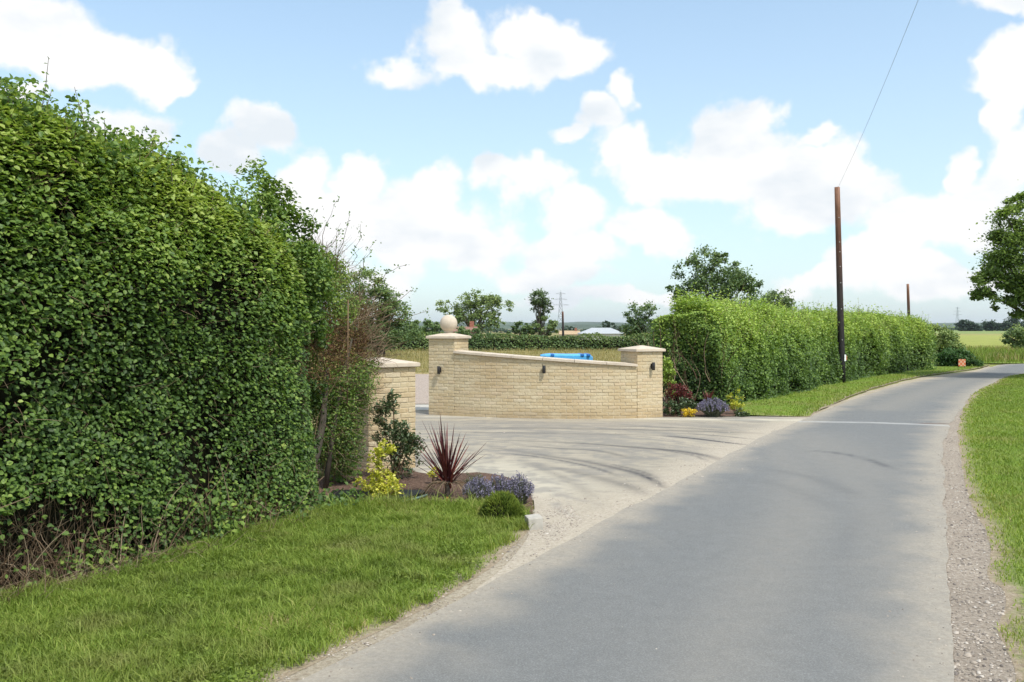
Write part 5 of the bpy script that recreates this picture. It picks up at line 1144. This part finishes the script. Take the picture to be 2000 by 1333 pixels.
shrub('laurel_shrub', 'olive green laurel with upright stems in front of the nearest pier', AT(775, 640, D)[:2],
      [A3(760, 790, D, 14), A3(750, 820, D, 18), A3(742, 850, D, 16), A3(775, 842, D, 22), A3(800, 845, D, 20), A3(780, 870, D, 28), A3(805, 885, D, 24), A3(760, 890, D, 22), A3(785, 912, D, 22), A3(765, 775, D, 9), A3(758, 805, D, 16), A3(815, 865, D, 14), A3(735, 800, D, 10)], 2300, .050, M_laurel, .5, .42, 26)
D = 8.9
shrub('golden_shrub', 'tallest bright yellow variegated shrub in the near bed', AT(745, 640, D)[:2],
      [A3(740, 885, D, 18), A3(760, 880, D, 12), A3(735, 910, D, 20), A3(750, 935, D, 26), A3(720, 945, D, 18), A3(770, 950, D, 18), A3(745, 965, D, 24), A3(700, 940, D, 8), A3(745, 870, D, 10)], 1700, .036, M_yel, .68, .55, 22)
D = 9.9
shrub('golden_shrub', 'little yellow shrub just left of the spiky red plant', AT(848, 640, D)[:2], [A3(848, 916, D, 9), A3(856, 922, D, 9), A3(842, 925, D, 7), A3(852, 935, D, 8)], 170, .03, M_yel, .72, .55, 8)
D = 9.7
shrub('green_shrub', 'small grey green bush right of the spiky red plant', AT(925, 640, D)[:2], [A3(918, 935, D, 14), A3(935, 935, D, 13), A3(928, 945, D, 16), A3(912, 947, D, 10)], 900, .02, M_grey, .55, .35, 14)

def spiky(name, label, base, h, k, spread=1.0, dead=26, trunk=.16):
    root = tag(empty(name, (base[0], base[1], 0)), label, 'cordyline')
    n = k; az = R.uniform(0, 2 * np.pi, n); elv = np.radians(R.uniform(34, 88, n)); L_ = h * R.uniform(.62, 1.0, n) * (.7 + .3 * np.sin(elv))
    d = np.stack([np.cos(az) * np.cos(elv) * spread, np.sin(az) * np.cos(elv) * spread, np.sin(elv)], 1)
    o0 = np.array([0, 0, trunk]) + R.normal(size=(n, 3)) * np.array([.012, .012, .035]); side = unit(np.cross(d, np.array([0, 0, 1.0]) + R.normal(size=(n, 3)) * .1))
    V = []; ks = 6
    for i in range(ks + 1):
        t = i / ks; w = .013 * (1 - t) ** .55 * (1.0 if i else .6) + .0004
        ctr = o0 + d * (L_ * t)[:, None] - np.array([0, 0, 1]) * (.09 * L_ * t * t * np.cos(elv))[:, None]
        up = np.cross(side, d)
        V += [ctr - side * w + up * w * .5, ctr, ctr + side * w + up * w * .5]
    V = np.stack(V, 1).reshape(-1, 3); i0 = np.arange(n)[:, None] * 3 * (ks + 1); Fc = []
    for i in range(ks):
        a = 3 * i; Fc += [[a, a + 1, a + 4, a + 3], [a + 1, a + 2, a + 5, a + 4]]
    Fc = (i0[:, :, None] + np.array(Fc)[None]).reshape(-1, 4)
    link('sword_leaves', mesh_np('sword_leaves', V, Fc, face_attrs={'c': np.repeat(R.random(n), 2 * ks)}), M_red, root)
    n = dead; az = R.uniform(0, 2 * np.pi, n); t = np.linspace(0, 1, 7)
    if n:
        rr = R.uniform(.10, .30, n) * h / .6; pth = np.stack([np.cos(az)[:, None] * rr[:, None] * t, np.sin(az)[:, None] * rr[:, None] * t, trunk * .95 + .06 * np.sin(t * 3.14)[None] - (trunk * 1.0) * t[None] ** 2 * R.uniform(.4, 1.0, (n, 1))], -1)
        link('withered_leaves', strips_mesh('withered_leaves', pth, np.tile(np.linspace(.007, .0018, 7), (n, 1)), R.random(n), 3), M_strap, root)
    tube('trunk', [(0, 0, 0), (0, 0, trunk * .5), (0, 0, trunk + .05)], [.030, .026, .020], M_bark, root, 8)
    return root
b = G(874, 978); spiky('cordyline', 'spiky dark red cordyline standing alone in the near bed', b, .70, 60, 1.0, 40)
o = link('plant_tag', box_mesh('plant_tag', .018, .004, .07, 0), plain('orange_label', (.6, .3, .08), .5)); b2 = G(872, 988); o.location = (b2[0], b2[1], .05); o.rotation_euler = (.1, .3, 0)
tag(o, 'tiny orange plant tag at the foot of the spiky red plant', 'plant tag')

def lavender(label, px, ybase, wpx, hpx, n=260, group='lavender bushes in the two beds', flower=.5):
    c = G(px, ybase); D = c[1]; w = wpx * D / F / 2; h = hpx * D / F; root = tag(empty('lavender', (c[0], D, 0)), label, 'lavender', group)
    az = R.uniform(0, 2 * np.pi, n); r = np.sqrt(R.random(n)); E = np.stack([np.cos(az) * r * w, np.sin(az) * r * w * .8, h * (1 - .45 * r ** 2) * R.uniform(.75, 1.12, n)], 1)
    s0 = E * np.array([.25, .25, 0]); t = np.linspace(0, 1, 4)[None, :, None]; mid = E * np.array([.6, .6, .6])
    tp = (1 - t) ** 2 * s0[:, None] + 2 * t * (1 - t) * mid[:, None] + t ** 2 * E[:, None]
    link('stems', strips_mesh('stems', tp, np.tile(np.linspace(.0025, .0012, 4), (n, 1)) * D / 8, R.random(n), 3), M_grey, root)
    m = n * 7; j = R.integers(0, n, m); tt = R.uniform(.15, .85, m)[:, None]; P = s0[j] * (1 - tt) ** 2 + 2 * tt * (1 - tt) * mid[j] + tt ** 2 * E[j] + R.normal(size=(m, 3)) * .008
    link('foliage', leaves_mesh('foliage', P, R.normal(size=(m, 3)), .02 * D / 8 * R.uniform(.7, 1.2, m), R.random(m), None, .2), M_grey, root)
    m = int(n * 8); j = R.integers(0, int(n * flower) + 1, m); P = E[j] + np.array([0, 0, 1.0]) * R.uniform(-.035, .03, m)[:, None] + R.normal(size=(m, 3)) * .005
    link('flowers', leaves_mesh('flowers', P, R.normal(size=(m, 3)), .013 * D / 8 * R.uniform(.7, 1.2, m), R.random(m), None, .7), M_lav, root)
lavender('lavender bush at the kerb side of the spiky red plant, left of its pair', 935, 985, 62, 48, 300, flower=.8)
lavender('lavender bush overhanging the corner of the drive, bluest at its right side', 1015, 990, 58, 58, 300, flower=.9)
lavender('thin mostly faded lavender between the two fuller ones', 975, 975, 60, 42, 200, flower=.25)
lavender('grey faded lavender mound in the far bed by the end pier', 1393, 815, 62, 34, 420, flower=.55)
def mound(label, px, ybase, wpx, hpx, n=6000):
    c = G(px, ybase); D = c[1]; w = wpx * D / F / 2; h = hpx * D / F; root = tag(empty('dwarf_conifer', (c[0], D + w * .5, 0)), label, 'shrub')
    bl = np.array([(0, 0, 0, 1.0), (-.5, .1, 0, .6), (.45, -.15, 0, .7), (.1, .3, .1, .8)]); i = R.integers(0, 4, n); d = unit(R.normal(size=(n, 3))); d[:, 2] = np.abs(d[:, 2])
    P = (bl[i, :3] + d * bl[i, 3:4] * R.uniform(.75, 1, (n, 1))) * np.array([w * .8, w * .7, h * .95]); f = n3(P, 9, 7) - .5; P = P * (1 + f[:, None] * .35)
    dr = unit(d + R.normal(size=(n, 3)) * .5 + np.array([0, 0, .6])); tp = np.stack([P, P + dr * .02, P + dr * .038], 1)
    link('sprigs', strips_mesh('sprigs', tp, np.tile([.0030, .0034, .0008], (n, 1)), np.clip(.4 + .5 * (P[:, 2] / h - .4) + f * 1.3 + R.normal(0, .15, n), 0, 1), 3), M_heath, root)
    bm = bmesh.new(); bmesh.ops.create_icosphere(bm, subdivisions=3, radius=1, matrix=Matrix.Diagonal((w * .68, w * .58, h * .72, 1))); me = bpy.data.meshes.new('mound_shade_core'); bm.to_mesh(me); bm.free(); link('mound_shade_core', me, M_core, root)  # added solid dark body; shade under the sprigs is in its colour
mound('low yellow green feathery mound at the grass edge in front of the lavender', 978, 1026, 100, 62)
# far bed beside the end pier
D = 18.0
shrub('red_shrub', 'dark red leaved shrub against the right side of the end pier', AT(1325, 640, D)[:2], [A3(1318, 762, D, 14), A3(1335, 768, D, 14), A3(1345, 778, D, 12), A3(1305, 770, D, 10)], 900, .05, M_red, .7, .5, 16)
shrub('green_shrub', 'dark leafy weeds at the foot of the end pier', AT(1312, 640, 17.8)[:2], [A3(1308, 790, 17.8, 12), A3(1318, 800, 17.8, 12), A3(1335, 790, 17.8, 12), A3(1350, 790, D, 14), A3(1300, 803, 17.8, 8)], 1100, .05, M_laurel, .35, .5, 14)
shrub('yellow_flowers', 'low clump of bright yellow flowers in the far bed', G(1344, 813), [A3(1338, 807, 17.6, 7), A3(1350, 806, 17.6, 8)], 380, .035, leaf_mat('yellow_petal', [(0, (.6, .35, .02)), (.5, (.75, .55, .04)), (1, (.85, .72, .15))], .5, .2, .3), .6, .8, 8, cat='flowers')
b = G(1383, 800); spiky('cordyline', 'small dark red spiky plant behind the grey lavender in the far bed', b, .36, 34, 1.0, 0, .10)
D = 18.1
shrub('golden_shrub', 'yellow shrub right of the grey lavender in the far bed', AT(1438, 640, D)[:2], [A3(1443, 765, D, 7), A3(1440, 780, D, 10), A3(1425, 775, D, 6), A3(1432, 792, D, 12), A3(1446, 795, D, 9)], 520, .04, M_yel, .55, .55, 12)
shrub('green_shrub', 'low blue green plant at the right end of the far bed', AT(1448, 640, 17.7)[:2], [A3(1445, 808, 17.7, 9), A3(1460, 810, 17.7, 6)], 400, .04, M_laurel, .4, .5, 8)
shrub('green_shrub', 'bright light green plant showing just right of the end pier', (3.2, 18.9), [A3(1305, 725, 18.9, 11), A3(1308, 745, 18.9, 10), A3(1303, 708, 18.9, 8), A3(1310, 765, 18.9, 8)], 1000, .06, M_hr, .75, .5, 12)
weeds('weed_tuft', 'tiny weed tuft at the foot of the curved wall', [G(1050, 814)], 24, .03, G(1050, 814), .05, M_hl, .4)

# ------------------------------------------------------------------ air
def haze():
    o = link('haze', box_mesh('haze', 19400, 19400, 104, 0, 1, (0, 0, 48)))
    m, nt, out = newmat('air'); v = nt.nodes.new('ShaderNodeVolumePrincipled'); v.inputs['Density'].default_value = .00006
    v.inputs['Color'].default_value = (.85, .92, 1, 1); v.inputs['Anisotropy'].default_value = .2
    nt.links.new(v.outputs[0], out.inputs['Volume']); o.data.materials.append(m); tag(o, kind='stuff')
haze()
for o in bpy.data.objects:
    if o.parent and o.name.split('.')[0] in ('foliage', 'stems', 'twigs', 'shoots', 'shoot_leaves', 'dead_stalks', 'dead_leaves', 'long_shoots', 'sprigs', 'flowers', 'withered_leaves', 'sword_leaves', 'crown'): o['kind'] = 'stuff'
tris = sum(sum(len(p.vertices) - 2 for p in o.data.polygons) if False else len(o.data.polygons) for o in bpy.data.objects if o.type == 'MESH')
print('faces', tris, 'objects', len(bpy.data.objects))
